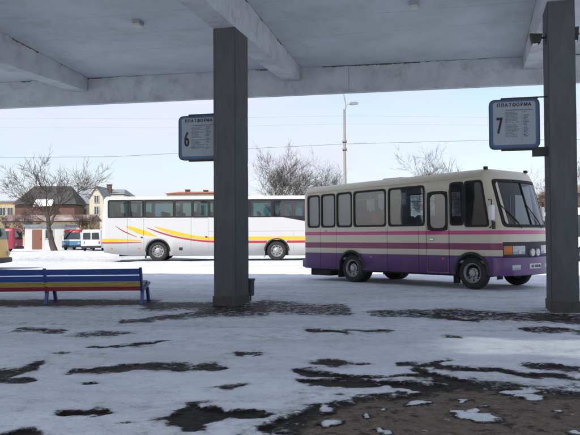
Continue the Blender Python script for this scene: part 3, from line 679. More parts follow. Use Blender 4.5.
# ================================================================== small vehicles further off
def van(name, label, cat, loc, rz, L, W, Hh, paint, lower=None, roofmat=None, zsplit=.9, belt=1.05, rake=.25, rake_z=.9, side=True, front=True, rear=True, wr=.33, group=None, rearpanes=2):
    """one-box van: lower and upper body, glazing, wheels, lamps; the front faces local +x"""
    t = thing(name, label, cat, loc, rz, group)
    top = Hh
    def warp(x, y, z):
        q = min(1, max(0, (x - (L - .7)) / .7)); x2 = x - q * max(0, z - rake_z) * rake / max(.2, top - rake_z)
        return (x2, y - (y - W / 2) * .10 * max(0, z - belt) / (top - belt), z)
    rc = .22; ws, wf = L * .2, L * .8; ar = wr + .08
    ins = [0, 0, 0, 0, .03, .09, .17]
    zs = [.25, max(zsplit, wr + ar + .06), belt, top * .86, top * .93, top * .975, top]
    def zf(li, x, tg):
        if li == 0 and tg in 'RL':
            z = .25
            for c in (ws, wf):
                if abs(x - c) <= ar + 1e-6: z = max(z, wr + math.sqrt(max(0, ar * ar - (x - c) ** 2)))
            return z
        return zs[li]
    npn = max(2, int(L / 1.1)); x0, x1 = .35, L - .5
    pans = [(x0 + (x1 - x0) * k / npn + .04, x0 + (x1 - x0) * (k + 1) / npn - .04) for k in range(npn)]
    xs = uniq([rc, L - rc] + [a for p in pans for a in p] + arch_stations(ws, ar, 8) + arch_stations(wf, ar, 8) + [ws - ar - .005, ws + ar + .005, wf - ar - .005, wf + ar + .005])
    xs = [x for x in xs if rc - 1e-6 <= x <= L - rc + 1e-6]
    ys = [rc + (W - 2 * rc) * k / 4 for k in range(5)]
    holes = []
    if side: holes += [(fc, p[0], p[1], 2, 3) for fc in 'RL' for p in pans]
    if front: holes += [('F', 0, W, 2, 3)]
    if rear: holes += [('B', 0, W, 2, 3)]
    b = shell(W, 0, L, rc, rc, ins, xs, ys, zf, warp, holes, 4)
    body = b.build('body', paint, t, 35)
    body.data.materials.append(MAT[lower or paint]); body.data.materials.append(MAT[roofmat or paint])
    for p in body.data.polygons:
        if p.center.z < zsplit: p.material_index = 1
        elif p.center.z > top * .86: p.material_index = 2
    def pane(nm, P4, f):
        q = MB(); q.prism(P4, lambda a, z: f(a, z, 0), lambda a, z: f(a, z, 1)); return q.build(nm, 'glassd', t)
    z0, z1 = belt - .01, top * .86 + .01
    if side:
        for y, o in ((0, -1), (W, 1)):
            for p in pans: pane('window', [(p[0] - .02, z0), (p[1] + .02, z0), (p[1] + .02, z1), (p[0] - .02, z1)], lambda a, z, k, y=y, o=o: tuple(Vector(warp(a, y, z)) + Vector((0, o * (.006 - .016 * k), 0))))
    if front: pane('windscreen', [(rc - .04, z0), (W - rc + .04, z0), (W - rc + .04, z1), (rc - .04, z1)], lambda a, z, k: tuple(Vector(warp(L, a, z)) + Vector((.006 - .016 * k, 0, 0))))
    if rear:
        q = MB(); q.box(.0, .02, W / 2 - .06, W / 2 + .06, z0, z1); q.build('rear_pillar', paint, t)
        for a0, a1 in ((rc - .02, W / 2 - .05), (W / 2 + .05, W - rc + .02)):
            pane('rear_window', [(a0, z0), (a1, z0), (a1, z1), (a0, z1)], lambda a, z, k: tuple(Vector(warp(0, a, z)) + Vector((-.006 + .016 * k, 0, 0))))
    q = MB(); q.box(.2, L - .3, .12, W - .12, .28, belt - .1); q.build('cabin_inside', 'seat', t)
    for x in [L * .25, L * .45, L * .65]:
        q = MB(); q.box(x - .06, x + .06, .2, W - .2, belt - .1, belt + .35, .05); q.build('seat_row', 'seat', t)
    q = MB(); q.box(L - .06, L + .06, .05, W - .05, .26, .46, .04); q.build('front_bumper', 'black', t, 40)
    q = MB(); q.box(-.06, .06, .05, W - .05, .26, .46, .04); q.build('rear_bumper', 'black', t, 40)
    for yc in (.28, W - .28):
        q = MB(); q.box(L - .06, L + .012, yc - .13, yc + .13, .55, .72, .03); q.build('headlight', 'lamp', t)
        q = MB(); q.box(-.012, .06, yc - .1, yc + .0, .6, .85, .02); q.build('tail_light', 'redlens', t)
    for x in (ws, wf):
        for y0, o in ((0, -1), (W, 1)): wheel(t, x, y0 - o * .12, wr, wr, .19, o)
    return t
p = at(24, 252, 61.4); van('minibus', 'maroon red minibus at the far left with dark windows', 'minibus', (p.x - 6.2, 59.4, 0), R(0), 6.2, 2.0, 2.0, 'sred', belt=1.05, rake=.15)
p = at(61.5, 250, 66.0); van('minibus', 'small minibus with red roof and pale blue lower body', 'minibus', (p.x, 66 + 4.4, 0), R(-90), 4.4, 1.9, 1.9, 'swhite', lower='sblue', roofmat='redroof', zsplit=.85, belt=1.0, rake=.3)
p = at(80.5, 251, 61.8); van('white_van', 'white van with twin dark rear windows beside the coach tail', 'van', (p.x + 1.85, 61.8, 0), R(90), 4.6, 1.85, 1.85, 'swhite', belt=1.0)
p = at(12.5, 270, 29.4); van('yellow_van', 'yellow van with grey lower body at the left edge of the lot', 'van', (p.x - 4.7, 27.5, 0), R(2), 4.7, 1.85, 1.9, 'syel', lower='sgrey', zsplit=.5, belt=1.2, rake=.24, rake_z=.46)
p = at(560, 262, 33.0); van('minibus', 'pale grey minibus showing past the right hand column', 'minibus', (p.x, 33.0, 0), R(3), 5.6, 2.0, 2.5, 'swhite', belt=1.15, rake=.3)

# ================================================================== bus station canopy
CPHI, SKEW = .247, .05        # the canopy's front edge is not quite square to its beams
CO = Vector((at(214, 304.5, 13.47).x, 13.47, 0))
can = thing('station_canopy', 'long concrete canopy on square columns sheltering the platform', 'canopy', CO, -CPHI)
U0, U1, V0, V1 = -15.8, 10.5, -14.6, 5.36
zc = lambda v: 6.02 - .062 * max(v, 0)
SU0, SU1, SV0, SV1 = .7, 5.7, -10.3, -8.5          # unseen roof opening, added to let a sun patch onto the snow
b = MB()
def slab(u0, u1, v0, v1):
    b.prism([(u0, v0), (u1, v0), (u1, v1), (u0, v1)], lambda u, v: (u, v, zc(v)), lambda u, v: (u, v, zc(v) + .25))
slab(U0, U1, V0, SV0); slab(U0, SU0, SV0, SV1); slab(SU1, U1, SV0, SV1); slab(U0, U1, SV1, 0)
fv = lambda u: V1 + SKEW * u
b.prism([(U0, 0), (U1, 0), (U1, fv(U1)), (U0, fv(U0))], lambda u, v: (u, v, zc(v)), lambda u, v: (u, v, zc(v) + .25))
b.build('roof_slab', 'ceil', can)
b = MB(); b.box(SU0 - .05, SU1 + .05, SV0 - .05, SV1 + .05, 6.275, 6.28); b.build('added_skylight_pane', 'added_skylight', can)  # pane over the added opening, dims and shapes the sun patch
b = MB(); b.prism([(U0, fv(U0) + .001), (U1, fv(U1) + .001), (U1, fv(U1) + .2), (U0, fv(U0) + .2)], lambda u, v: (u, v, 4.985), lambda u, v: (u, v, 5.95)); b.build('fascia', 'fascia', can)
# joints, mould line and drips along the inside of the fascia
b = MB(); rng = random.Random(3); pv = None; u = U0; hh = .01; drip = 0
while u < U1:
    if rng.random() < .12: hh = rng.choice((.003, .003, .012, .028))
    w_ = .002 + hh * rng.uniform(.4, 1.3)
    if drip: w_ += rng.uniform(.08, .2); drip -= 1
    c = [b.bm.verts.new((u, fv(u) - .004, zc(fv(u)) + .004)), b.bm.verts.new((u, fv(u) - .004, zc(fv(u)) - w_))]
    if pv: b.bm.faces.new((pv[0], pv[1], c[1], c[0]))
    pv = c; u += rng.uniform(.03, .06)
b.build('mould_line', 'stain', can)
for u_ in (1.7,):
    b = MB(); b.box(u_, u_ + .006, fv(u_) - .0015, fv(u_) + .02, 4.99, 5.66); b.build('fascia_joint', 'stain', can)
b = MB()
for k in range(1, 4): b.box(U0, U1, -.2 + k * 1.1, -.188 + k * 1.1, zc(-.2 + k * 1.1) - .003, zc(-.2 + k * 1.1) + .02)
b.build('slab_joint', 'fascia', can)
CW, CD = .44, .80
for k in range(-2, 2):
    u = k * 6.0
    b = MB(); ve = fv(u) - .004; b.prism([(V0, 5.24), (.8, 5.24), (ve, 5.34), (ve, zc(ve)), (0, 6.02), (V0, 6.02)], lambda v, z: (u, v, z), lambda v, z: (u + CW, v, z)); bm_ = b.build('beam', 'fascia', can)
    for x_ in (u + CW + .003, u - .003):
        q_ = MB(); rr = random.Random(k + 50); v = -1.; pv = None; hh = .01
        while v < ve - .02:
            if rr.random() < .2: hh = rr.choice((.003, .003, .015, .04))
            c = [q_.bm.verts.new((x_, v, zc(v) + .004)), q_.bm.verts.new((x_, v, zc(v) - .002 - hh * rr.uniform(.4, 1.2)))]
            if pv: q_.bm.faces.new((pv[0], pv[1], c[1], c[0]))
            pv = c; v += rr.uniform(.04, .1)
        q_.build('rust_streak', 'rust', bm_)
    b = MB(); b.box(u, u + CW, 0, CD, .0, 5.24)
    bmesh.ops.subdivide_edges(b.bm, edges=[e for e in b.bm.edges if abs(e.verts[0].co.z - e.verts[1].co.z) > 1], cuts=90, use_grid_fill=True)
    bmesh.ops.bevel(b.bm, geom=[e for e in b.bm.edges if abs(e.verts[0].co.z - e.verts[1].co.z) > .02 and len(e.link_faces) == 2 and e.calc_face_angle(0) > 1], offset=.016, segments=2, affect='EDGES')
    for v_ in b.bm.verts:      # worn arrises and slightly uneven faces
        n0 = mnoise.noise(v_.co * 2.3 + Vector((k * 7, 0, 0))); n1 = mnoise.noise(Vector((v_.co.x * 9 + k * 5, v_.co.y * 9, v_.co.z * 5)))
        cxy = Vector((u + CW / 2 - v_.co.x, CD / 2 - v_.co.y, 0)).normalized(); v_.co += cxy * (n0 * .004 + max(0, n1 - .38) * .022)
    c = b.build('column', 'conc', can, 75)
    p = MB(); p.box(u - .018, u + CW + .018, -.018, CD + .018, -.05, .17, .02)
    for v_ in p.bm.verts: v_.co += Vector((rng.uniform(-.008, .008), rng.uniform(-.008, .008), rng.uniform(-.012, .012)))
    p.build('plinth', 'plinth', c)
def canw(u, v, z):
    return CO + Vector((u * math.cos(CPHI) + v * math.sin(CPHI), -u * math.sin(CPHI) + v * math.cos(CPHI), z))
# ceiling lamps
for (px, py, ll) in ((137, 23, 'small boxy ceiling lamp left of the near column'), (415, 4.5, 'small boxy ceiling lamp high between the two columns')):
    d = 16.0
    for _ in range(5):
        q = at(px, py, d); v = (q.x - CO.x) * math.sin(CPHI) + (q.y - CO.y) * math.cos(CPHI); d *= (zc(v) - .07 - H) / (q.z - H)
    q = at(px, py, d)
    lt = thing('ceiling_lamp', ll, 'ceiling lamp', (q.x, q.y, zc(v)), -CPHI, 'ceiling lamps under the canopy')
    b = MB(); b.box(-.09, .09, -.12, .12, -.06, .01, .012); b.build('housing', 'sgrey', lt)
    b = MB(); b.box(-.08, .08, -.11, .11, -.115, -.058, .015); b.build('lamp_lens', 'lens', lt)
# floodlights on the right column
for (px, py, o, ll) in ((529, 36.5, -1, 'black floodlight bracketed to the left side of the right column'), (575.5, 33, 1, 'black floodlight on the right side of the right column')):
    u = 6.0 if o < 0 else 6.0 + CW; v = .25
    base = canw(u, v, 0); z = at(px, py, base.y).z
    fl = thing('floodlight', ll, 'floodlight', (base.x, base.y, z), -CPHI, 'floodlights on the right column')
    b = MB()
    if o < 0: b.prism([(-.27, .07), (-.06, .05), (-.09, -.07), (-.13, -.10), (-.23, -.10)], lambda a, z: (a, -.09, z), lambda a, z: (a, .09, z))
    else: b.prism([(.015, .10), (.085, .11), (.07, -.12), (.015, -.09)], lambda a, z: (a, -.08, z), lambda a, z: (a, .08, z))
    b.build('housing', 'steel', fl)
    b = MB()
    if o < 0: b.box(-.225, -.135, -.08, .08, -.108, -.095)
    else: b.box(.02, .06, -.07, .07, -.118, -.10)
    b.build('lamp_glass', 'darkglass', fl)
    b = MB(); b.tube([(o * .1, 0, 0), (0, 0, -.0)], .018, 8); b.box(-.008, .008, -.05, .05, -.06, .06); b.build('bracket', 'steel', fl)

# ================================================================== platform signs
def text_mesh(body, size, mat, par, loc, sx=1., name='lettering', bold=0., pitch=None):
    """flat lettering, each glyph laid out in turn; strokes thickened by doubling the glyph sideways"""
    bm = bmesh.new(); n = len(body)
    for i, ch in enumerate(body):
        cu = bpy.data.curves.new('t', 'FONT'); cu.body = {'Ф': 'O'}.get(ch, ch); cu.size = size; cu.align_x = 'CENTER'; cu.align_y = 'CENTER'; cu.extrude = .0006; cu.resolution_u = 4
        ob = bpy.data.objects.new('t', cu); COL.objects.link(ob)
        dg = bpy.context.evaluated_depsgraph_get(); dg.update()
        me = bpy.data.meshes.new_from_object(ob.evaluated_get(dg)); bpy.data.objects.remove(ob); bpy.data.curves.remove(cu)
        x0 = (i - (n - 1) / 2) * (pitch or 0)
        for k, (ox, oz) in enumerate(((-bold, 0), (0, bold * .6), (bold, 0), (0, -bold * .6)) if bold else ((0, 0),)):
            m2 = me.copy(); m2.transform(Matrix.Translation((x0 + ox, -k * .0002, oz)) @ Matrix.Rotation(R(90), 4, 'X') @ Matrix.Diagonal((sx, 1, 1, 1))); bm.from_mesh(m2); bpy.data.meshes.remove(m2)
        if ch == 'Ф':
            g = bmesh.ops.create_cube(bm, size=1)['verts']; bmesh.ops.transform(bm, matrix=Matrix.Translation((x0, -.0004, 0)) @ Matrix.Diagonal((size * .13, .0016, size * .86, 1)), verts=g)
        bpy.data.meshes.remove(me)
    me = bpy.data.meshes.new(name); bm.to_mesh(me); bm.free(); me.materials.append(MAT[mat])
    o = bpy.data.objects.new(name, me); COL.objects.link(o); o.parent = par; o.location = loc; return o
def sign(num, label, x_right_u, dz, d_w, px, py, yaw, armlen, colx):
    """box sign: base point at the centre of its front face"""
    t = thing('platform_sign', label, 'platform sign', at(px, py, d_w), yaw, 'platform signs on the columns')
    w, h_, dp = .42, .43, .10
    b = MB(); b.prism(rpoly([(-w, -h_), (w, -h_), (w, h_), (-w, h_)], .11, 6), lambda a, z: (a, 0, z), lambda a, z: (a, dp, z)); b.build('sign_box', 'signshell', t, 40)
    b = MB(); b.prism(rpoly([(-w + .025, -h_ + .025), (w - .025, -h_ + .025), (w - .025, h_ - .025), (-w + .025, h_ - .025)], .09, 6), lambda a, z: (a, -.004, z), lambda a, z: (a, .002, z)); b.build('blue_border', 'signblue', t)
    b = MB(); b.prism(rpoly([(-w + .07, -h_ + .07), (w - .07, -h_ + .07), (w - .07, h_ - .05), (-w + .07, h_ - .05)], .05, 6), lambda a, z: (a, -.008, z), lambda a, z: (a, -.003, z)); fc = b.build('sign_face', 'signface', t)
    text_mesh('ПЛАТФОРМА', .082, 'ink', fc, (.0, -.0105, h_ - .105), .86, bold=.0035, pitch=.064)
    text_mesh(num, .40, 'ink', fc, (-.245, -.0105, -.04), .52, 'platform_number', bold=.008)
    # printed timetable: title bar and two columns of unreadably small rows
    rr = random.Random(int(num)); b = MB()
    z = h_ - .20; b.box(-.14, .30, -.0095, -.0085, z, z + .016)
    z -= .035
    while z > -.24:
        x = -.14
        ln = rr.uniform(.12, .24)
        if rr.random() < .93:
            while x < -.14 + ln:
                ww = rr.uniform(.012, .05); b.box(x, x + ww, -.0095, -.0085, z, z + .013); x += ww + .008
        if rr.random() < .9: b.box(.15, .15 + rr.uniform(.04, .11), -.0095, -.0085, z, z + .013)
        z -= .0245
    b.box(.125, .128, -.0094, -.0084, -.33, h_ - .2); b.box(-.152, -.149, -.0094, -.0084, -.33, h_ - .2)
    b.build('timetable_print', 'greyink', fc)
    # lids top and bottom and the brackets to the column
    b = MB(); b.box(-w + .2, w - .02, .005, dp - .005, h_, h_ + .028, .01); b.build('edge_rail', 'steel', t)
    b = MB(); b.box(-w + .2, w - .1, .005, dp - .005, -h_ - .028, -h_, .01); b.build('edge_rail', 'steel', t)
    b = MB(); b.tube([(w - .3, dp / 2, h_ + .02), (w + armlen, dp / 2, h_ + .02)], .012, 8); b.build('top_rod', 'steel', t)
    b = MB(); b.box(w - .13, w + armlen, dp * .2, dp * .8, -h_ - .14, -h_ + .02) if armlen > .05 else b.box(w - .06, w + armlen, dp * .2, dp * .8, -h_ - .03, -h_ + .04); b.build('bracket', 'steel', t)
    return t
s6 = sign('6', 'blue bordered platform sign numbered 6 on the left column', 0, 0, 13.75, 198.5, 137.3, -CPHI, .0, 0)
s7 = sign('7', 'blue bordered platform sign numbered 7 beside the right column', 0, 0, 12.25, 515, 123.5, -CPHI, .16, 0)

# ================================================================== bench
bd = gr(141, 303.3)
bn = thing('bench', 'long bench with blue, yellow and red boards left of the near column', 'bench', (bd[0], bd[1] + .05, 0), R(-4))
bn.rotation_euler.y = -.008
def bprofile(z): return -.02 - (z - .27) * .20        # the back leans towards the viewer as it rises (negative y)
for (z0, z1, mt_) in ((.565, .68, 'bblue'), (.435, .545, 'bblue'), (.345, .425, 'byel'), (.25, .335, 'bred')):
    b = MB(); y0, y1 = bprofile(z0), bprofile(z1)
    b.prism([(y0 - .035, z0), (y0, z0), (y1, z1), (y1 - .035, z1)], lambda y, z: (-3.95, y - .0, z), lambda y, z: (.0, y - .0, z)); b.build('back_board', mt_, bn)
for k, mt_ in enumerate(('bred', 'byel', 'bblue')):
    y = .03 + k * .155
    b = MB(); zz = .275 + k * .04
    b.prism([(y, zz), (y + .135, zz + .034), (y + .135, zz + .066), (y, zz + .032)], lambda y, z: (-3.95, y, z), lambda y, z: (.0, y, z)); b.build('seat_board', mt_, bn)
for x in (-3.83, -1.9, .015):
    b = MB()
    b.prism([(bprofile(.70) - .0, .70), (bprofile(.22) - .0, .22), (bprofile(.22) + .06, .22), (bprofile(.70) + .05, .70)], lambda y, z: (x - .025, y, z), lambda y, z: (x + .025, y, z))
    b.prism([(0, .215), (.52, .345), (.52, .395), (0, .27)], lambda y, z: (x - .03, y, z), lambda y, z: (x + .03, y, z))
    sp = b.build('support_frame', 'bblue', bn)
    for zb_ in (.29, .385, .49, .62):
        b = MB(); b.tube([(x, bprofile(zb_) - .035, zb_), (x, bprofile(zb_) - .046, zb_)], .013, 8); b.build('bolt', 'steel', sp)
    for (ya, yb) in ((.03, -.05), (.36, .47)):
        b = MB(); b.prism([(ya, .29), (yb, -.03), (yb + .055, -.03), (ya + .07, .29)], lambda y, z: (x - .028, y, z), lambda y, z: (x + .028, y, z)); b.build('leg', 'bblue', bn)

# litter bin behind the left column
q = canw(CW - .07, .98, 0)
bi = thing('litter_bin', 'dark metal litter bin half hidden behind the left column', 'bin', (q.x, q.y, 0), -CPHI)
b = MB(); b.prism(rpoly([(-.2, -.14), (.095, -.14), (.095, .14), (-.2, .14)], .03), lambda x, y: (x * .92, y * .92, .10), lambda x, y: (x, y, .42)); b.build('bin_body', 'bin', bi, 30)
b = MB().ring(rpoly([(-.21, -.15), (.105, -.15), (.105, .15), (-.21, .15)], .03), rpoly([(-.18, -.12), (.075, -.12), (.075, .12), (-.18, .12)], .03), lambda x, y: (x, y, .44), fd=lambda x, y: (x, y, .40)); b.build('rim', 'bin', bi)
b = MB(); b.tube([(-.15, 0, 0), (-.15, 0, .4)], .015, 8); b.tube([(.05, 0, 0), (.05, 0, .4)], .015, 8); b.build('bin_stand', 'steel', bi)

# ================================================================== lamp post and cables
lp = at(345, 190, 58)
post = thing('street_lamp', 'tall concrete street lamp with one arm rising behind the purple bus', 'street lamp', (lp.x, 58, 0))
ztop = at(346, 112, 58).z; zz = at(345, 92, 58).z
b = MB(); b.tube([(0, 0, -.2), (0, 0, ztop)], [.16, .10], 12); b.build('pole', 'polec', post, 40)
b = MB(); b.tube([(0, 0, ztop - 2.0), (0, 0, ztop + .25)], .108, 10); b.tube([(.0, 0, ztop - .1), (.12, 0, ztop + .55), (.06, 0, ztop + 1.0), (-.12, 0, zz + .2), (-.16, 0, zz + .8)], .04, 8); b.build('mast_bracket', 'galv', post, 40)
za = at(352, 103, 58).z
b = MB(); b.tube([(.08, 0, ztop + .3), (.2, 0, za - .1), (.45, 0, za)], .035, 8); b.build('lamp_arm', 'galv', post, 40)
b = MB(); b.prism([(.40, za - .05), (.55, za - .12), (1.1, za - .08), (1.15, za + .02), (1.0, za + .12), (.5, za + .1)], lambda x, z: (x, -.14, z), lambda x, z: (x, .14, z)); b.build('lamp_head', 'galv', post, 30)
for zq in (ztop - 2.45, ztop - 3.1):
    b = MB(); b.box(-.16, .16, -.13, .13, zq - .03, zq + .04); b.tube([(.15, 0, zq), (.15, 0, zq + .16)], .025, 6); b.tube([(-.15, 0, zq), (-.15, 0, zq + .16)], .025, 6); b.build('insulator_bracket', 'steel', post)
def cable(pts_px, r, label):
    P = [at(px, py, d) for (px, py, d) in pts_px]
    pts = []
    for a, c in zip(P, P[1:]):
        for k in range(10):
            tt = k / 10; p = a.lerp(c, tt); pts.append(p)
    pts.append(P[-1]); b = MB(); b.tube(pts, r, 5); o = b.build('overhead_cable', 'wire'); tag(o, label, 'cable', 'overhead cables across the sky')
cable([(-420, 158.5, 58.1), (0, 157.2, 58.1), (110, 156.6, 58.1), (170, 153.5, 58.1), (250, 148.3, 58.1), (345, 143.8, 58.1), (480, 140.2, 58.1), (580, 139.2, 58.1), (980, 140, 58.1)], .012, 'lowest overhead cable running left to right across the sky')
cable([(-420, 108, 58.3), (0, 118, 58.3), (170, 118.5, 58.3), (345, 115.5, 58.3), (485, 117, 58.3), (980, 104, 58.3)], .0035, 'thin upper overhead cable just under the canopy edge')
cable([(-420, 120, 58.3), (0, 127, 58.3), (170, 127.5, 58.3), (345, 123.5, 58.3), (485, 125, 58.3), (980, 113, 58.3)], .003, 'faint middle overhead cable meeting the lamp bracket')

# ================================================================== bare trees
def tree(name, label, px, d, Htop, spread, seed, stems=1, trunk_h=.28, r0=.16, levels=5, group='bare winter trees beyond the lot', kids=5, base=None, droop=0.):
    rng = random.Random(seed)
    q = at(px, 250, d)
    t = thing(name, label, 'tree', (q.x, d, 0), 0, group)
    tr, cr = MB(), MB()
    def grow(b, p, d_, ln, r, lv):
        n = 5 if lv <= 1 else (4 if lv <= 3 else 3); pts = [p.copy()]; rad = [r]; dd = d_.copy()
        for k in range(n):
            dd = (dd + Vector((rng.gauss(0, .16), rng.gauss(0, .16), rng.gauss(.05, .08) - droop * lv * .03))).normalized()
            pts.append(pts[-1] + dd * ln / n); rad.append(r * (1 - .62 * (k + 1) / n))
        (tr if lv <= 1 else cr).tube(pts, rad, 7 if lv == 0 else (5 if lv < 3 else 3), cap=False)
        if lv >= levels: return
        nk = kids + rng.randint(-1, 2) if lv > 0 else kids + 2
        for k in range(nk):
            f = rng.uniform(.35 if lv else .45, 1.0) if k else 1.0
            i = min(int(f * n), n - 1); pp = pts[i].lerp(pts[i + 1], f * n - i)
            ax = (pts[i + 1] - pts[i]).normalized()
            side = Vector((rng.gauss(0, 1), rng.gauss(0, 1), rng.gauss(0, .4))); side = (side - ax * side.dot(ax)).normalized()
            an = rng.uniform(.3, 1.05) * (spread if lv < 2 else 1) if k else rng.uniform(0, .25)
            nd = (ax * math.cos(an) + side * math.sin(an)); nd.z += .12 if lv < 2 else .05; nd.normalize()
            grow(cr if lv >= 1 else tr, pp, nd, ln * rng.uniform(.42, .85), max(.009, rad[i] * rng.uniform(.45, .7)), lv + 1)
    for s in range(stems):
        a = rng.uniform(0, 6.28); lean = .05 if stems == 1 else rng.uniform(.12, .35)
        d0 = Vector((math.cos(a) * lean, math.sin(a) * lean, 1)).normalized()
        grow(tr, Vector((rng.gauss(0, .12) * (stems > 1), rng.gauss(0, .12) * (stems > 1), -.1)), d0, Htop * trunk_h * rng.uniform(.85, 1.1), r0 * (1 if stems == 1 else .6), 0)
    # scale to the wanted height
    zmax = max(v.co.z for v in cr.bm.verts); k = Htop / zmax
    for b in (tr, cr):
        for v in b.bm.verts: v.co *= k
    tr.build('trunk', 'bark', t, 60); cr.build('crown', 'twig', t, 60)
    return t
def hgt(px, py, d): return at(px, py, d).z
tree('bare_tree', 'dark bare tree forking in front of the small white outbuilding', 55, 64, hgt(55, 144, 64), 1.2, 19, 1, .30, .22, 5, kids=4)
tree('bare_tree', 'wide bare tree rising over the coach roof by the left column', 279, 70, hgt(279, 136, 70), 1.0, 5, 3, .4, .2, 5, kids=4)
tree('bare_tree', 'slender bare tree left of the street lamp', 325, 72, hgt(325, 146, 72), .8, 23, 2, .4, .16, 5, kids=4)
tree('bare_tree', 'bushy bare tree above the middle of the purple bus roof', 431, 70, hgt(431, 139, 70), .95, 31, 3, .4, .18, 5, kids=4)
tree('bare_tree', 'lower bare tree behind the front of the purple bus', 457, 76, hgt(457, 155, 76), 1.0, 41, 2, .4, .15, 5, kids=4)
tree('bare_tree', 'bare tree partly hidden behind the right column', 566, 70, hgt(566, 148, 70), 1.0, 57, 2, .4, .17, 5, kids=4)
tree('bare_tree', 'small bare tree in front of the ochre block at far left', 12, 72, hgt(12, 205, 72), 1.0, 61, 2, .4, .12, 4, kids=5)
tree('bare_tree', 'brownish bare thicket in front of the brick house wall', 26, 84, hgt(26, 203, 84), 1.1, 71, 3, .4, .12, 4, kids=5)
tree('bare_tree', 'low bare tree beside the cream gabled house', 84, 76, hgt(84, 203, 76), 1.0, 67, 2, .4, .12, 4, kids=5)

# ================================================================== buildings
def house(name, label, loc, rz, W, D, Hw, Hr, wall, roof, wins=(), ridge='x', hip=0., over=.3, chim=(), doorx=None, roofcut=None, cat='house'):
    """front wall faces local -y, from x = 0 to W; ridge along x or y; wins (x, z, w, h) on the front"""
    t = thing(name, label, cat, loc, rz)
    b = MB()
    if ridge == 'y': b.prism([(0, 0), (W, 0), (W, Hw), (W / 2, Hw + Hr), (0, Hw)], lambda x, z: (x, 0, z), lambda x, z: (x, D, z))
    else:
        b.prism([(0, 0), (D, 0), (D, Hw), (D / 2, Hw + Hr * (1 - .0) if not hip else Hw), (0, Hw)] if not hip else [(0, 0), (D, 0), (D, Hw), (0, Hw)], lambda y, z: (0, y, z), lambda y, z: (W, y, z))
    b.build('wall', wall, t)
    b = MB(); o = over; th = .18
    if Hr > .05:
        if ridge == 'y':
            sl = Hr / (W / 2)
            for sg in (0, 1):
                pts = [(-o, Hw - o * sl), (W / 2, Hw + Hr), (W / 2, Hw + Hr + th), (-o, Hw - o * sl + th)]
                if sg: pts = [(W - x, z) for x, z in pts]
                b.prism(pts, lambda x, z: (x, -o, z + .004), lambda x, z: (x, D + o, z + .004))
        else:
            h = hip; v = [Vector(p) for p in ((-o, -o, Hw), (W + o, -o, Hw), (W + o, D + o, Hw), (-o, D + o, Hw), (h, D / 2, Hw + Hr), (W - h, D / 2, Hw + Hr))]
            if not hip: v[4].x = -o; v[5].x = W + o
            vs = [b.bm.verts.new(p + Vector((0, 0, th * .6))) for p in v]
            for f in ((0, 1, 5, 4), (2, 3, 4, 5), (1, 2, 5), (3, 0, 4), (3, 2, 1, 0)): b.bm.faces.new([vs[i] for i in f])
    else: b.box(-o, W + o, -o, D + o, Hw, Hw + .25)
    rf = b.build('roof', roof, t)
    for (x, y, z0, z1) in chim:
        b = MB(); b.box(x - .3, x + .3, y - .3, y + .3, z0, z1); b.box(x - .36, x + .36, y - .36, y + .36, z1, z1 + .12); b.build('chimney', 'brick', rf)
    for (x, z, w, h) in wins:
        b = MB(); b.box(x, x + w, -.015, .05, z, z + h); pn = b.build('window', 'pane', t)
        b = MB().ring([(x - .1, z - .1), (x + w + .1, z - .1), (x + w + .1, z + h + .1), (x - .1, z + h + .1)], [(x, z), (x + w, z), (x + w, z + h), (x, z + h)], lambda a, c: (a, -.05, c), fd=lambda a, c: (a, .02, c)); b.box(x + w / 2 - .035, x + w / 2 + .035, -.045, -.01, z, z + h); b.build('frame', 'frame', pn)
    if doorx is not None:
        b = MB(); b.box(doorx, doorx + .95, -.03, .05, .02, 1.95); dd = b.build('door', 'bdoor', t)
        b = MB(); b.box(doorx + .8, doorx + .86, -.09, -.03, 1.0, 1.06); b.build('handle', 'steel', dd)
    return t
def hp(px, d): return (at(px, 250, d).x, d, 0)
def zz_(py, d, px=50): return at(px, py, d).z
d = 70; o = house('outbuilding', 'small white outbuilding with a brown door behind the dark tree', hp(25, d), 0, 3.85, 4, zz_(227, d), 0, 'pale', 'roofgrey', [(2.05, 1.1, .7, .8)], doorx=.72, cat='outbuilding', over=.15)
d = 105; o = house('brick_house', 'tall red brick house with a dark hipped roof behind the bare tree', hp(15, d), R(4), 8.6, 9, zz_(205, d), zz_(184.5, d) - zz_(205, d), 'brick', 'roofdark', [(6.9, 2.2, .8, 1.2)], hip=1.5, over=.35)
b = MB(); b.prism([(2.9, zz_(206.8, d)), (5.6, zz_(206.2, d)), (5.4, zz_(205.4, d)), (3.1, zz_(205.3, d))], lambda x, z: (x, -1.3, z), lambda x, z: (x, .0, z + .9)); b.build('snowy_porch_roof', 'snowcap', o)
d = 125; house('apartment_block', 'long low ochre block at the far left edge', hp(-22, d), 0, 6.4, 9, zz_(202, d), .0, 'ochre', 'roofgrey', [(3.9, 5.0, .9, 1.3), (5.2, 5.0, .9, 1.3), (5.2, 2.2, .9, 1.3)], cat='building')
d = 90; house('shed_row', 'low ochre sheds with snowy brown roofs behind the outbuilding', hp(2, d), 0, 11, 5, zz_(222, d), zz_(215, d) - zz_(222, d), 'ochre', 'roofbrown', [(3, 1.3, .8, .9), (6, 1.3, .8, .9)], cat='shed')
d = 100; house('gabled_house', 'cream gabled house with stacked windows left of the coach', hp(89.5, d), R(-3), 1.95, 9, zz_(198, d), zz_(187.3, d) - zz_(198, d), 'cream', 'roofgrey', [(.75, zz_(203, d), .55, .95), (.75, zz_(214.5, d), .55, 1.05), (.75, zz_(228, d), .55, 1.05)], ridge='y', over=.12, chim=((1.3, 5, 7, zz_(185.5, 105)),), cat='house')
d = 104; house('grey_roofed_house', 'wide house with grey roof showing over the coach tail', hp(102.5, d), 0, 3.1, 9, zz_(195.5, d), zz_(188.5, d) - zz_(195.5, d), 'cream', 'roofgrey', [(.8, 3, .9, 1.2)], hip=.8, over=.1)
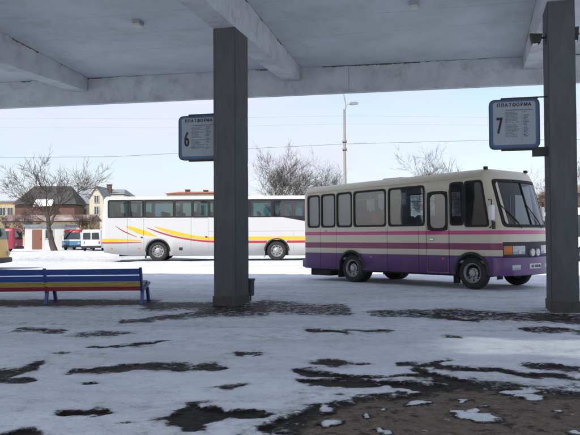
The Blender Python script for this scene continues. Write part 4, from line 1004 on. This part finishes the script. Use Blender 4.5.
d = 112; house('pale_house', 'pale house with snowy roof right of the brick house', hp(67, d), R(2), 3.6, 9, zz_(205, d), zz_(193, d) - zz_(205, d), 'cream', 'roofgrey', [(.7, 4.4, .8, 1.1), (2.2, 4.4, .8, 1.1), (1.2, 1.8, .8, 1.1)], over=.2)
d = 96; house('red_roofed_house', 'house with an orange red roof and chimneys above the white coach', hp(167, d), 0, 7.0, 9, zz_(195.2, d), zz_(191.3, d) - zz_(195.2, d), 'cream', 'roofred', [(1, 4, 1, 1.3), (4, 4, 1, 1.3)], hip=1.0, chim=((2.3, 3.6, 6.3, zz_(189.5, d)), (4.8, 3.8, 6.3, zz_(190, d))))
d = 84; house('brick_house', 'brown brick building beyond the right column', hp(560, d), 0, 14, 8, zz_(197, d), zz_(186, d) - zz_(197, d), 'brick', 'roofbrown', [(2.5, 2.5, 1, 1.4), (6, 2.5, 1, 1.4)], hip=1.5, cat='building')
# plain board fence behind the parked vehicles at the left
fx0 = at(60, 250, 80).x
fn = thing('board_fence', 'weathered pale board fence behind the small vehicles', 'fence', (fx0, 80, 0))
b = MB()
for k in range(42): b.box(k * .14, k * .14 + .125, 0, .025, .08, 1.75 + .05 * math.sin(k * 2.3))
b.build('board', M('weathered_board', (.3, .25, .2), .9, var=.4, scale=3, stretch=(5, 5, .4)), fn)
for k in range(4):
    b = MB(); b.box(k * 1.9, k * 1.9 + .1, .03, .13, 0, 1.9); b.build('post', 'bark', fn)

# ================================================================== ground
def vnoise(x, y, seed):
    xi, yi = np.floor(x).astype(np.int64), np.floor(y).astype(np.int64); fx, fy = x - xi, y - yi
    fx = fx * fx * (3 - 2 * fx); fy = fy * fy * (3 - 2 * fy)
    def hsh(a, b_):
        n = (a * 374761393 + b_ * 668265263 + seed * 982451653) & 0x7fffffff
        n = ((n ^ (n >> 13)) * 1274126177) & 0x7fffffff
        return ((n ^ (n >> 16)) & 0xffff) / 65535.0
    return (hsh(xi, yi) * (1 - fx) + hsh(xi + 1, yi) * fx) * (1 - fy) + (hsh(xi, yi + 1) * (1 - fx) + hsh(xi + 1, yi + 1) * fx) * fy
def fbm(x, y, seed, oct=4):
    s = 0; a = .5; tot = 0
    for o in range(oct):
        s = s + a * vnoise(x * 2 ** o, y * 2 ** o, seed + o * 17); tot += a; a *= .55
    return s / tot
def axis(segs):
    v = [segs[0][0]]
    for (a, b_, st) in segs:
        n = max(1, int(round((b_ - a) / st))); v += [a + (b_ - a) * (k + 1) / n for k in range(n)]
    return np.array(v)
ya = axis([(-40, -8, 4), (-8, 3.6, .8), (3.6, 9.5, .04), (9.5, 15, .065), (15, 22, .12), (22, 46, .25), (46, 90, 1.), (90, 300, 12), (300, 2600, 230)])
xa = axis([(-1800, -200, 200), (-200, -40, 16), (-40, -12, .5), (-12, -5, .09), (-5, 5.5, .05), (5.5, 12, .1), (12, 40, .7), (40, 200, 16), (200, 1800, 200)])
X, Y = np.meshgrid(xa, ya)
wx = X + (fbm(X * 1.3, Y * 1.3, 5) - .5) * .4 + (fbm(X * 4.5, Y * 4.5, 6, 4) - .5) * .28
wy = Y + (fbm(X * 1.3, Y * 1.3, 7) - .5) * .4 + (fbm(X * 4.5, Y * 4.5, 8, 4) - .5) * .30
V = np.full_like(X, -1.0); T = np.zeros_like(X)
def ell(cx, cy, rx, ry, amp=1., tint=0., mode='add'):
    global V, T
    x, yf = gr(cx, cy); y0 = gr(cx, cy + ry)[1]; y1 = gr(cx, cy - ry)[1]; rX = rx * yf / F; rY = max(.03, (y1 - y0) / 2); yc = (y0 + y1) / 2
    q = np.sqrt(((wx - x) / rX) ** 2 + ((wy - yc) / rY) ** 2); val = np.clip((1 - q), -1, 1)
    if mode == 'add':
        val = np.where(val > 0, val * amp, val); up_ = val > V; T[:] = np.where(up_ & (val > -.3), tint, T); V[:] = np.maximum(V, val)
    else: V[:] = np.minimum(V, np.where(val > -.25, -np.clip(val * 2.2, -1, 1) * amp, 1))
def stroke(P, w, amp=1., tint=0., mode='add'):
    for (a, b_) in zip(P, P[1:]):
        n = max(2, int(abs(b_[0] - a[0]) / max(3, w * 1.6)))
        for k in range(n + 1): ell(a[0] + (b_[0] - a[0]) * k / n, a[1] + (b_[1] - a[1]) * k / n, max(4, w * 1.9), w * 1.12, amp, tint, mode)
def poly(P, soft, tint=0.):
    global V, T
    Q = [gr(*p) for p in P]; ins = np.zeros(X.shape, bool); dist = np.full(X.shape, 1e9)
    for (a, b_) in zip(Q, Q[1:] + Q[:1]):
        ax, ay = a; bx, by = b_; c = ((ay > wy) != (by > wy)) & (wx < (bx - ax) * (wy - ay) / (by - ay + 1e-12) + ax); ins ^= c
        t_ = np.clip(((wx - ax) * (bx - ax) + (wy - ay) * (by - ay)) / ((bx - ax) ** 2 + (by - ay) ** 2), 0, 1)
        dist = np.minimum(dist, np.hypot(wx - ax - t_ * (bx - ax), wy - ay - t_ * (by - ay)))
    val = np.clip(np.where(ins, dist, -dist) / soft, -1, 1); up_ = val > V; T[:] = np.where(up_ & (val > -.3), tint, T); V[:] = np.maximum(V, val)
# bare ground, traced where it lies on the platform
poly([(255, 470), (268, 432), (292, 414), (310, 400), (345, 398), (392, 394), (432, 383), (470, 380), (515, 386), (545, 390), (620, 388), (640, 470)], .45, 1.)
stroke([(306, 371), (326, 373), (346, 379)], 2.6); stroke([(312, 382), (345, 384), (372, 387), (420, 387), (470, 388)], 4.); stroke([(395, 363), (430, 364), (440, 362)], 1.6)
stroke([(338, 378), (400, 375), (440, 378)], 1.8, .4); stroke([(425, 372), (450, 380), (490, 392), (540, 400), (575, 404)], 5.); stroke([(445, 366), (500, 370), (530, 376), (580, 378)], 2.6, .5)
stroke([(542, 366), (575, 368)], 3., .35, .5); stroke([(265, 428), (290, 414), (318, 400)], 4.)
ell(321, 360, 17, 3.2, .9); ell(348, 361, 8, 1.3, .5)
poly([(158, 411), (176, 406), (192, 400), (207, 402), (226, 408), (243, 407), (255, 411), (252, 417), (238, 418), (222, 415), (207, 419), (201, 427), (179, 428), (176, 417)], .10)
stroke([(68, 408), (80, 411), (104, 408)], 2.2); ell(30, 431, 26, 4); ell(138, 418, 7, 2, .6)
stroke([(-10, 375), (12, 373), (34, 367)], 4.2, .42, .6); stroke([(0, 380), (30, 379)], 2.2, .35, .6)
stroke([(80, 371), (110, 369)], 1.8, .3, .6); stroke([(108, 368), (160, 366), (212, 366)], 3., .42, .6); stroke([(104, 345), (128, 345)], 1., .3); stroke([(126, 345), (158, 343)], 1.5, .45); ell(72, 353, 7, 1.4, .4); ell(104, 381, 9, 1.5, .25)
ell(250, 352, 12, 1.6, .3); ell(228, 385, 12, 2, .1); ell(100, 334, 22, 2, .05)
stroke([(-60, 303.2), (60, 302.6), (150, 302.6)], 2.6, .9, .4); stroke([(150, 306), (214, 305)], 3, .3, .5)
stroke([(205, 310), (262, 308)], 5, .25, .7); stroke([(125, 321), (160, 319)], 1.6, .05, .6); stroke([(165, 316), (215, 313)], 2.4, .1, .6); stroke([(262, 304), (300, 308), (345, 309)], 4., -.0, .7); stroke([(20, 330), (60, 331)], 1.4, .1, .4)
stroke([(305, 331), (322, 330), (345, 333)], 1.4, .5); stroke([(352, 330), (392, 330)], 1.2, .2)
stroke([(376, 314), (420, 312)], 2.4, .0, .7); stroke([(425, 314), (470, 313)], 3.4, .06, .7); stroke([(475, 315), (530, 318), (600, 322)], 4.2, .05, .7); stroke([(436, 316), (475, 320)], 1.6, .5, .3); ell(560, 318, 40, 6, .45, .6); ell(452, 336, 10, 1.3, .3); stroke([(520, 328), (600, 334)], 2, .1)
# snow left on the bare ground
for (cx_, cy_, rx, ry) in ((318, 408, 10, 5), (326, 422, 6, 2.6), (366, 412, 7, 3), (379, 428, 8, 4), (470, 416, 15, 5.5), (470, 408, 6, 4), (529, 397, 13, 4), (426, 401, 15, 2.2), (404, 391, 12, 1.5), (574, 433, 9, 4), (345, 430, 4, 1.5), (520, 391, 18, 2), (352, 406, 3, 1.4), (393, 409, 3, 1.2), (553, 407, 3, 1.2), (460, 399, 3, 1.2)): ell(cx_, cy_, rx, ry, 1., 0, 'cut')
stroke([(286, 398), (320, 397), (352, 393), (388, 391)], 3.6, 1., 0, 'cut')
# wheel tracks, churned thinner snow, and a greyer band across the yard
churn = (fbm(X * .35, Y * 1.1, 31) - .5) * 1.1 + (fbm(X * 1.2, Y * 3.2, 33) - .5) * .7
near = np.clip((24 - Y) / 6, 0, 1)
track = np.zeros_like(X)
cu_, su_ = math.cos(CPHI), math.sin(CPHI)
UU = (X - CO.x) * cu_ - (Y - CO.y) * su_; VV = (X - CO.x) * su_ + (Y - CO.y) * cu_
for (v0, sl, cv, w_) in ((2.2, .04, .004, .13), (4.0, .04, .004, .13), (3.1, -.05, -.003, .12), (5.2, -.03, -.003, .13), (-3.0, .10, .006, .11), (-1.3, .10, .006, .11), (6.6, .02, 0, .14), (8.3, .02, 0, .14), (12., .03, .002, .2), (14., .03, .002, .2), (17, -.03, .002, .25), (19.2, -.03, .002, .25)):
    dd_ = np.abs(VV - (v0 + sl * UU + cv * UU * UU + (fbm(UU * .4, UU * .4 + v0, 61) - .5) * .5)); track = np.maximum(track, np.clip(1.3 - dd_ / w_, 0, 1) * (.35 + .9 * fbm(X * .8, Y * .8, 63)))
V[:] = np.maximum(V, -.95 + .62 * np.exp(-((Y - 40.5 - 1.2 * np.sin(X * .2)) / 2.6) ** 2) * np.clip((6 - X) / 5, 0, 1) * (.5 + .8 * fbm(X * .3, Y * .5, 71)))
V[:] = np.maximum(V, -.95 + .55 * np.clip(track, 0, 1) * np.clip((34 - Y) / 6, 0, 1))
V[:] = np.maximum(V, -.95 + .66 * np.clip(churn + .15, 0, 1) * near)
foot = np.zeros_like(X); frng = random.Random(9)
bare = np.clip((V - .02) / .4, 0, 1); bare = bare * bare * (3 - 2 * bare)
Z = (fbm(X * .9, Y * .9, 41) - .5) * .035 + (fbm(X * 4, Y * 4, 43, 3) - .5) * .018 + (fbm(X * .25, Y * .5, 45) - .5) * .03
for k in range(26):
    px_, py_ = frng.uniform(-4, 5), frng.uniform(5, 13); an_ = frng.uniform(0, 6.28)
    for q_ in range(frng.randint(6, 12)):
        px_ += .62 * math.cos(an_); py_ += .62 * math.sin(an_); an_ += frng.gauss(0, .09); sg = .11 if q_ % 2 else -.11
        fx_, fy_ = px_ - sg * math.sin(an_), py_ + sg * math.cos(an_)
        j0, j1 = np.searchsorted(ya, (fy_ - .25, fy_ + .25)); i0, i1 = np.searchsorted(xa, (fx_ - .25, fx_ + .25))
        if j1 - j0 < 3 or i1 - i0 < 3: continue
        lx = (X[j0:j1, i0:i1] - fx_) * math.cos(an_) + (Y[j0:j1, i0:i1] - fy_) * math.sin(an_); ly = -(X[j0:j1, i0:i1] - fx_) * math.sin(an_) + (Y[j0:j1, i0:i1] - fy_) * math.cos(an_)
        e_ = np.clip(1.5 - 1.5 * np.sqrt((lx / .15) ** 2 + (ly / .06) ** 2), -.4, 1); foot[j0:j1, i0:i1] = np.where(np.abs(e_) > np.abs(foot[j0:j1, i0:i1]), np.where(e_ > -.39, e_, 0), foot[j0:j1, i0:i1])
Z = Z - np.clip(track, 0, 1) * .022 - np.where(foot > 0, foot * .02, foot * .008)
Z = Z * (1 - .8 * bare) - .016 * bare
far = np.clip((Y - 30) / 14, 0, 1); fade = np.clip((140 - Y) / 60, 0, 1)
Z += far * fade * ((fbm(X * .07, Y * .16, 51) - .45) * .7 + (fbm(X * .3, Y * .5, 53) - .5) * .2)
bank = np.exp(-((Y - 45 - 2 * np.sin(X * .13)) / 2.0) ** 2) * np.clip((-X - 6) / 4, 0, 1) * .28; Z += bank * (0.6 + .8 * fbm(X * .8, Y * .8, 55))
# keep wheels and feet on the surface
def level(cx_, cy_, r, z=0.):
    k = np.clip(1.4 - np.hypot(X - cx_, Y - cy_) / r, 0, 1) ; k = np.clip(k * 2, 0, 1); Z[:] = Z * (1 - k) + z * k
for x_, y_ in ((1.905, .15), (5.715, .15), (1.905, 2.1), (5.715, 2.1)): level(BX + x_ * math.cos(BPHI) + y_ * math.sin(BPHI), BY - x_ * math.sin(BPHI) + y_ * math.cos(BPHI), .7)
for x_ in (2.91, 8.99):
    for y_ in (.2, 2.3): level(at(101, 260, 36.5).x + x_, 36.5 + y_, 1.2)
for k in range(-2, 2): q = canw(k * 6.0 + .2, .4, 0); level(q.x, q.y, .8, -.01)
for q in ((-25, 60), (-19, 68), (-17, 64), (-13, 28.4), (15, 34)): level(q[0], q[1], 4.5, 0)
ny_, nx_ = X.shape
me = bpy.data.meshes.new('ground'); me.vertices.add(nx_ * ny_); me.vertices.foreach_set('co', np.stack([X, Y, Z], -1).astype(np.float32).ravel())
ii = np.arange(nx_ * ny_).reshape(ny_, nx_); fc = np.stack([ii[:-1, :-1], ii[:-1, 1:], ii[1:, 1:], ii[1:, :-1]], -1).reshape(-1, 4)
me.loops.add(fc.size); me.loops.foreach_set('vertex_index', fc.astype(np.int32).ravel()); me.polygons.add(len(fc))
me.polygons.foreach_set('loop_start', np.arange(0, fc.size, 4, dtype=np.int32)); me.polygons.foreach_set('loop_total', np.full(len(fc), 4, np.int32)); me.polygons.foreach_set('use_smooth', np.ones(len(fc), bool))
me.update(); me.validate()
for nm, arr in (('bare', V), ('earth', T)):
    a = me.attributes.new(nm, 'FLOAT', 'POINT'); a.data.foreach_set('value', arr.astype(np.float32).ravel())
g = bpy.data.objects.new('ground', me); COL.objects.link(g); g['kind'] = 'structure'
mt, nt, N, L, P = newmat('snowy_ground')
def nd(t, **k):
    n = N.new(t)
    for a, v in k.items(): setattr(n, a, v)
    return n
geo = nd('ShaderNodeNewGeometry'); pos = geo.outputs['Position']
def noi(sc, det=6, rough=.6, vec=None, stretch=None):
    n = nd('ShaderNodeTexNoise'); n.inputs['Scale'].default_value = sc; n.inputs['Detail'].default_value = det; n.inputs['Roughness'].default_value = rough
    if stretch:
        mp = nd('ShaderNodeMapping'); mp.inputs['Scale'].default_value = stretch; L.new(pos, mp.inputs['Vector']); L.new(mp.outputs[0], n.inputs['Vector'])
    else: L.new(pos, n.inputs['Vector'])
    return n.outputs['Fac']
def mth(op, a, b_=None, c=None):
    n = nd('ShaderNodeMath', operation=op)
    for i, v in enumerate((a, b_, c)):
        if v is None: continue
        if isinstance(v, (int, float)): n.inputs[i].default_value = v
        else: L.new(v, n.inputs[i])
    return n.outputs[0]
def rng_(v, a, b_, c=0., d_=1., smooth=False):
    n = nd('ShaderNodeMapRange');
    if smooth: n.interpolation_type = 'SMOOTHSTEP'
    L.new(v, n.inputs['Value']); n.inputs['From Min'].default_value = a; n.inputs['From Max'].default_value = b_; n.inputs['To Min'].default_value = c; n.inputs['To Max'].default_value = d_; return n.outputs[0]
def mixc(f, a, b_):
    n = nd('ShaderNodeMix', data_type='RGBA')
    if isinstance(f, (int, float)): n.inputs[0].default_value = f
    else: L.new(f, n.inputs[0])
    for i, v in ((6, a), (7, b_)):
        if isinstance(v, tuple): n.inputs[i].default_value = (*v, 1)
        else: L.new(v, n.inputs[i])
    return n.outputs[2]
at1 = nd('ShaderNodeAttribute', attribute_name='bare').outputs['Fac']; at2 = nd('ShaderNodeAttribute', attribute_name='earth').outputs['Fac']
n1 = noi(3.2, 8, .68); n2 = noi(16, 6, .65); n3 = noi(70, 3, .6); nf = noi(34, 6, .75); ns = noi(2.0, 6, .65, stretch=(.6, 1.5, 1))
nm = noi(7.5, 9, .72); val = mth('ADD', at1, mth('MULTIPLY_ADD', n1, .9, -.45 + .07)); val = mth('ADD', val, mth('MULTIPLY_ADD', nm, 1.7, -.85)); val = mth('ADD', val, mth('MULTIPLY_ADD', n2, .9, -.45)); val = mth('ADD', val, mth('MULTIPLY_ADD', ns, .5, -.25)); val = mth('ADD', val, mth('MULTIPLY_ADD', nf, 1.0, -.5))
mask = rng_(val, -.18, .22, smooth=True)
# crumbs of snow left lying on the bare earth
na = noi(9.5, 7, .7); crumb = mth('MULTIPLY', rng_(na, .62, .66), rng_(at2, .3, .7)); mask = mth('MULTIPLY', mask, mth('SUBTRACT', 1.0, mth('MULTIPLY', crumb, .85)))
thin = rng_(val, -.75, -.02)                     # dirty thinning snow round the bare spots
sn = mixc(rng_(n1, .35, .7), (.83, .87, .93), (.70, .745, .82)); sx_ = nd('ShaderNodeSeparateXYZ'); L.new(pos, sx_.inputs[0])
yard = mth('MULTIPLY', rng_(sx_.outputs['Y'], 24, 30), rng_(noi(.22, 8, .7, stretch=(.55, 1.6, 1)), .3, .66, .45, 1.)); sn = mixc(yard, sn, (.56, .575, .605)); sn = mixc(mth('MULTIPLY', yard, rng_(noi(.9, 9, .75, stretch=(.4, 1.8, 1)), .5, .64, 0, .55)), sn, (.36, .365, .385))  # snow colour lowered over the sunlit yard to hold back its highlights
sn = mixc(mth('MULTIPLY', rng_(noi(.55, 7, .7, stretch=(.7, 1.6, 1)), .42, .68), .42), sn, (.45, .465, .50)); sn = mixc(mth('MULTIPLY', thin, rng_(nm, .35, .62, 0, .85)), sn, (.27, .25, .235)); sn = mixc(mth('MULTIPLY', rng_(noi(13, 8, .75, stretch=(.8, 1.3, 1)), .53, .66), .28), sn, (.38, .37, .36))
spk = rng_(noi(38, 4, .7), .66, .74); spk = mth('MULTIPLY', spk, rng_(ns, .45, .7)); sn = mixc(mth('MULTIPLY', spk, .55), sn, (.16, .15, .14))
wet = mixc(n2, (.005, .0042, .004), (.022, .017, .015)); wet = mixc(rng_(n3, .56, .75, 0, .45), wet, (.05, .041, .036))
earth = mixc(rng_(n2, .3, .7), (.12, .095, .075), (.22, .175, .14)); earth = mixc(rng_(n3, .5, .72, 0, .6), earth, (.075, .06, .05)); earth = mixc(rng_(nf, .52, .66, 0, .5), earth, (.3, .26, .22)); earth = mixc(rng_(nm, .53, .61, 0, .8), earth, (.03, .023, .02))
core = mth('MULTIPLY', at2, rng_(mth('ADD', at1, mth('MULTIPLY_ADD', n1, 1.4, -.7)), .28, .52)); gnd = mixc(core, wet, earth)
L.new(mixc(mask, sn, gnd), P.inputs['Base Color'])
ro = nd('ShaderNodeMix', data_type='FLOAT'); L.new(mask, ro.inputs[0]); ro.inputs[2].default_value = .82
L.new(mth('ADD', mth('MULTIPLY', core, .45), rng_(n2, .3, .7, .42, .7)), ro.inputs[3]); L.new(ro.outputs[0], P.inputs['Roughness'])
P.inputs['Specular IOR Level'].default_value = .1
bh = mth('ADD', mth('MULTIPLY', n2, .6), mth('MULTIPLY', n3, .25)); bh = mth('ADD', bh, mth('MULTIPLY', mask, -.5)); bh = mth('ADD', bh, mth('MULTIPLY', n1, .8))
bp = nd('ShaderNodeBump'); bp.inputs['Strength'].default_value = 1.0; bp.inputs['Distance'].default_value = .035; L.new(bh, bp.inputs['Height']); L.new(bp.outputs[0], P.inputs['Normal'])
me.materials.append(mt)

# ================================================================== light
ELEV = R(45); a30 = R(30)
tv = Vector((math.sin(CPHI), math.cos(CPHI))) * math.cos(a30) + Vector((math.cos(CPHI), -math.sin(CPHI))) * math.sin(a30)
sd = bpy.data.lights.new('sun', 'SUN'); sd.energy = 2.3; sd.angle = R(.53); sd.color = (1, .94, .86)
so = bpy.data.objects.new('sun', sd); COL.objects.link(so); so.location = (-20, -20, 40)
so.rotation_euler = Vector((tv.x * math.cos(ELEV), tv.y * math.cos(ELEV), -math.sin(ELEV))).to_track_quat('-Z', 'Y').to_euler()
W_ = bpy.data.worlds.new('World'); S.world = W_; W_.use_nodes = True
N, L = W_.node_tree.nodes, W_.node_tree.links
bg = N['Background']; sky = N.new('ShaderNodeTexSky'); sky.sky_type = 'NISHITA'; sky.sun_disc = False; sky.sun_elevation = ELEV; sky.sun_rotation = math.atan2(-tv.x, -tv.y)
sky.air_density = 1.0; sky.dust_density = 1.5
tc = N.new('ShaderNodeTexCoord'); mp = N.new('ShaderNodeMapping'); mp.inputs['Scale'].default_value = (1, 1, 4.2); L.new(tc.outputs['Generated'], mp.inputs['Vector'])
nz = N.new('ShaderNodeTexNoise'); nz.inputs['Scale'].default_value = 3.4; nz.inputs['Detail'].default_value = 7; nz.inputs['Roughness'].default_value = .58; L.new(mp.outputs[0], nz.inputs['Vector'])
mr = N.new('ShaderNodeMapRange'); mr.inputs['From Min'].default_value = .36; mr.inputs['From Max'].default_value = .66; mr.inputs['To Min'].default_value = .3; mr.inputs['To Max'].default_value = 1.; L.new(nz.outputs['Fac'], mr.inputs['Value'])
mx = N.new('ShaderNodeMix'); mx.data_type = 'RGBA'; L.new(mr.outputs[0], mx.inputs[0]); L.new(sky.outputs[0], mx.inputs[6]); mx.inputs[7].default_value = (3.95, 4.08, 4.7, 1)
L.new(mx.outputs[2], bg.inputs['Color']); bg.inputs['Strength'].default_value = .10
v = S.view_settings; S.display_settings.display_device = 'sRGB'; v.view_transform = 'Standard'; v.look = 'None'; v.exposure = 1.08; v.gamma = 1; v.use_curve_mapping = False
S.cycles.max_bounces = 8; S.cycles.diffuse_bounces = 5; S.cycles.transparent_max_bounces = 16; S.cycles.caustics_reflective = False; S.cycles.caustics_refractive = False; S.cycles.sample_clamp_indirect = 6
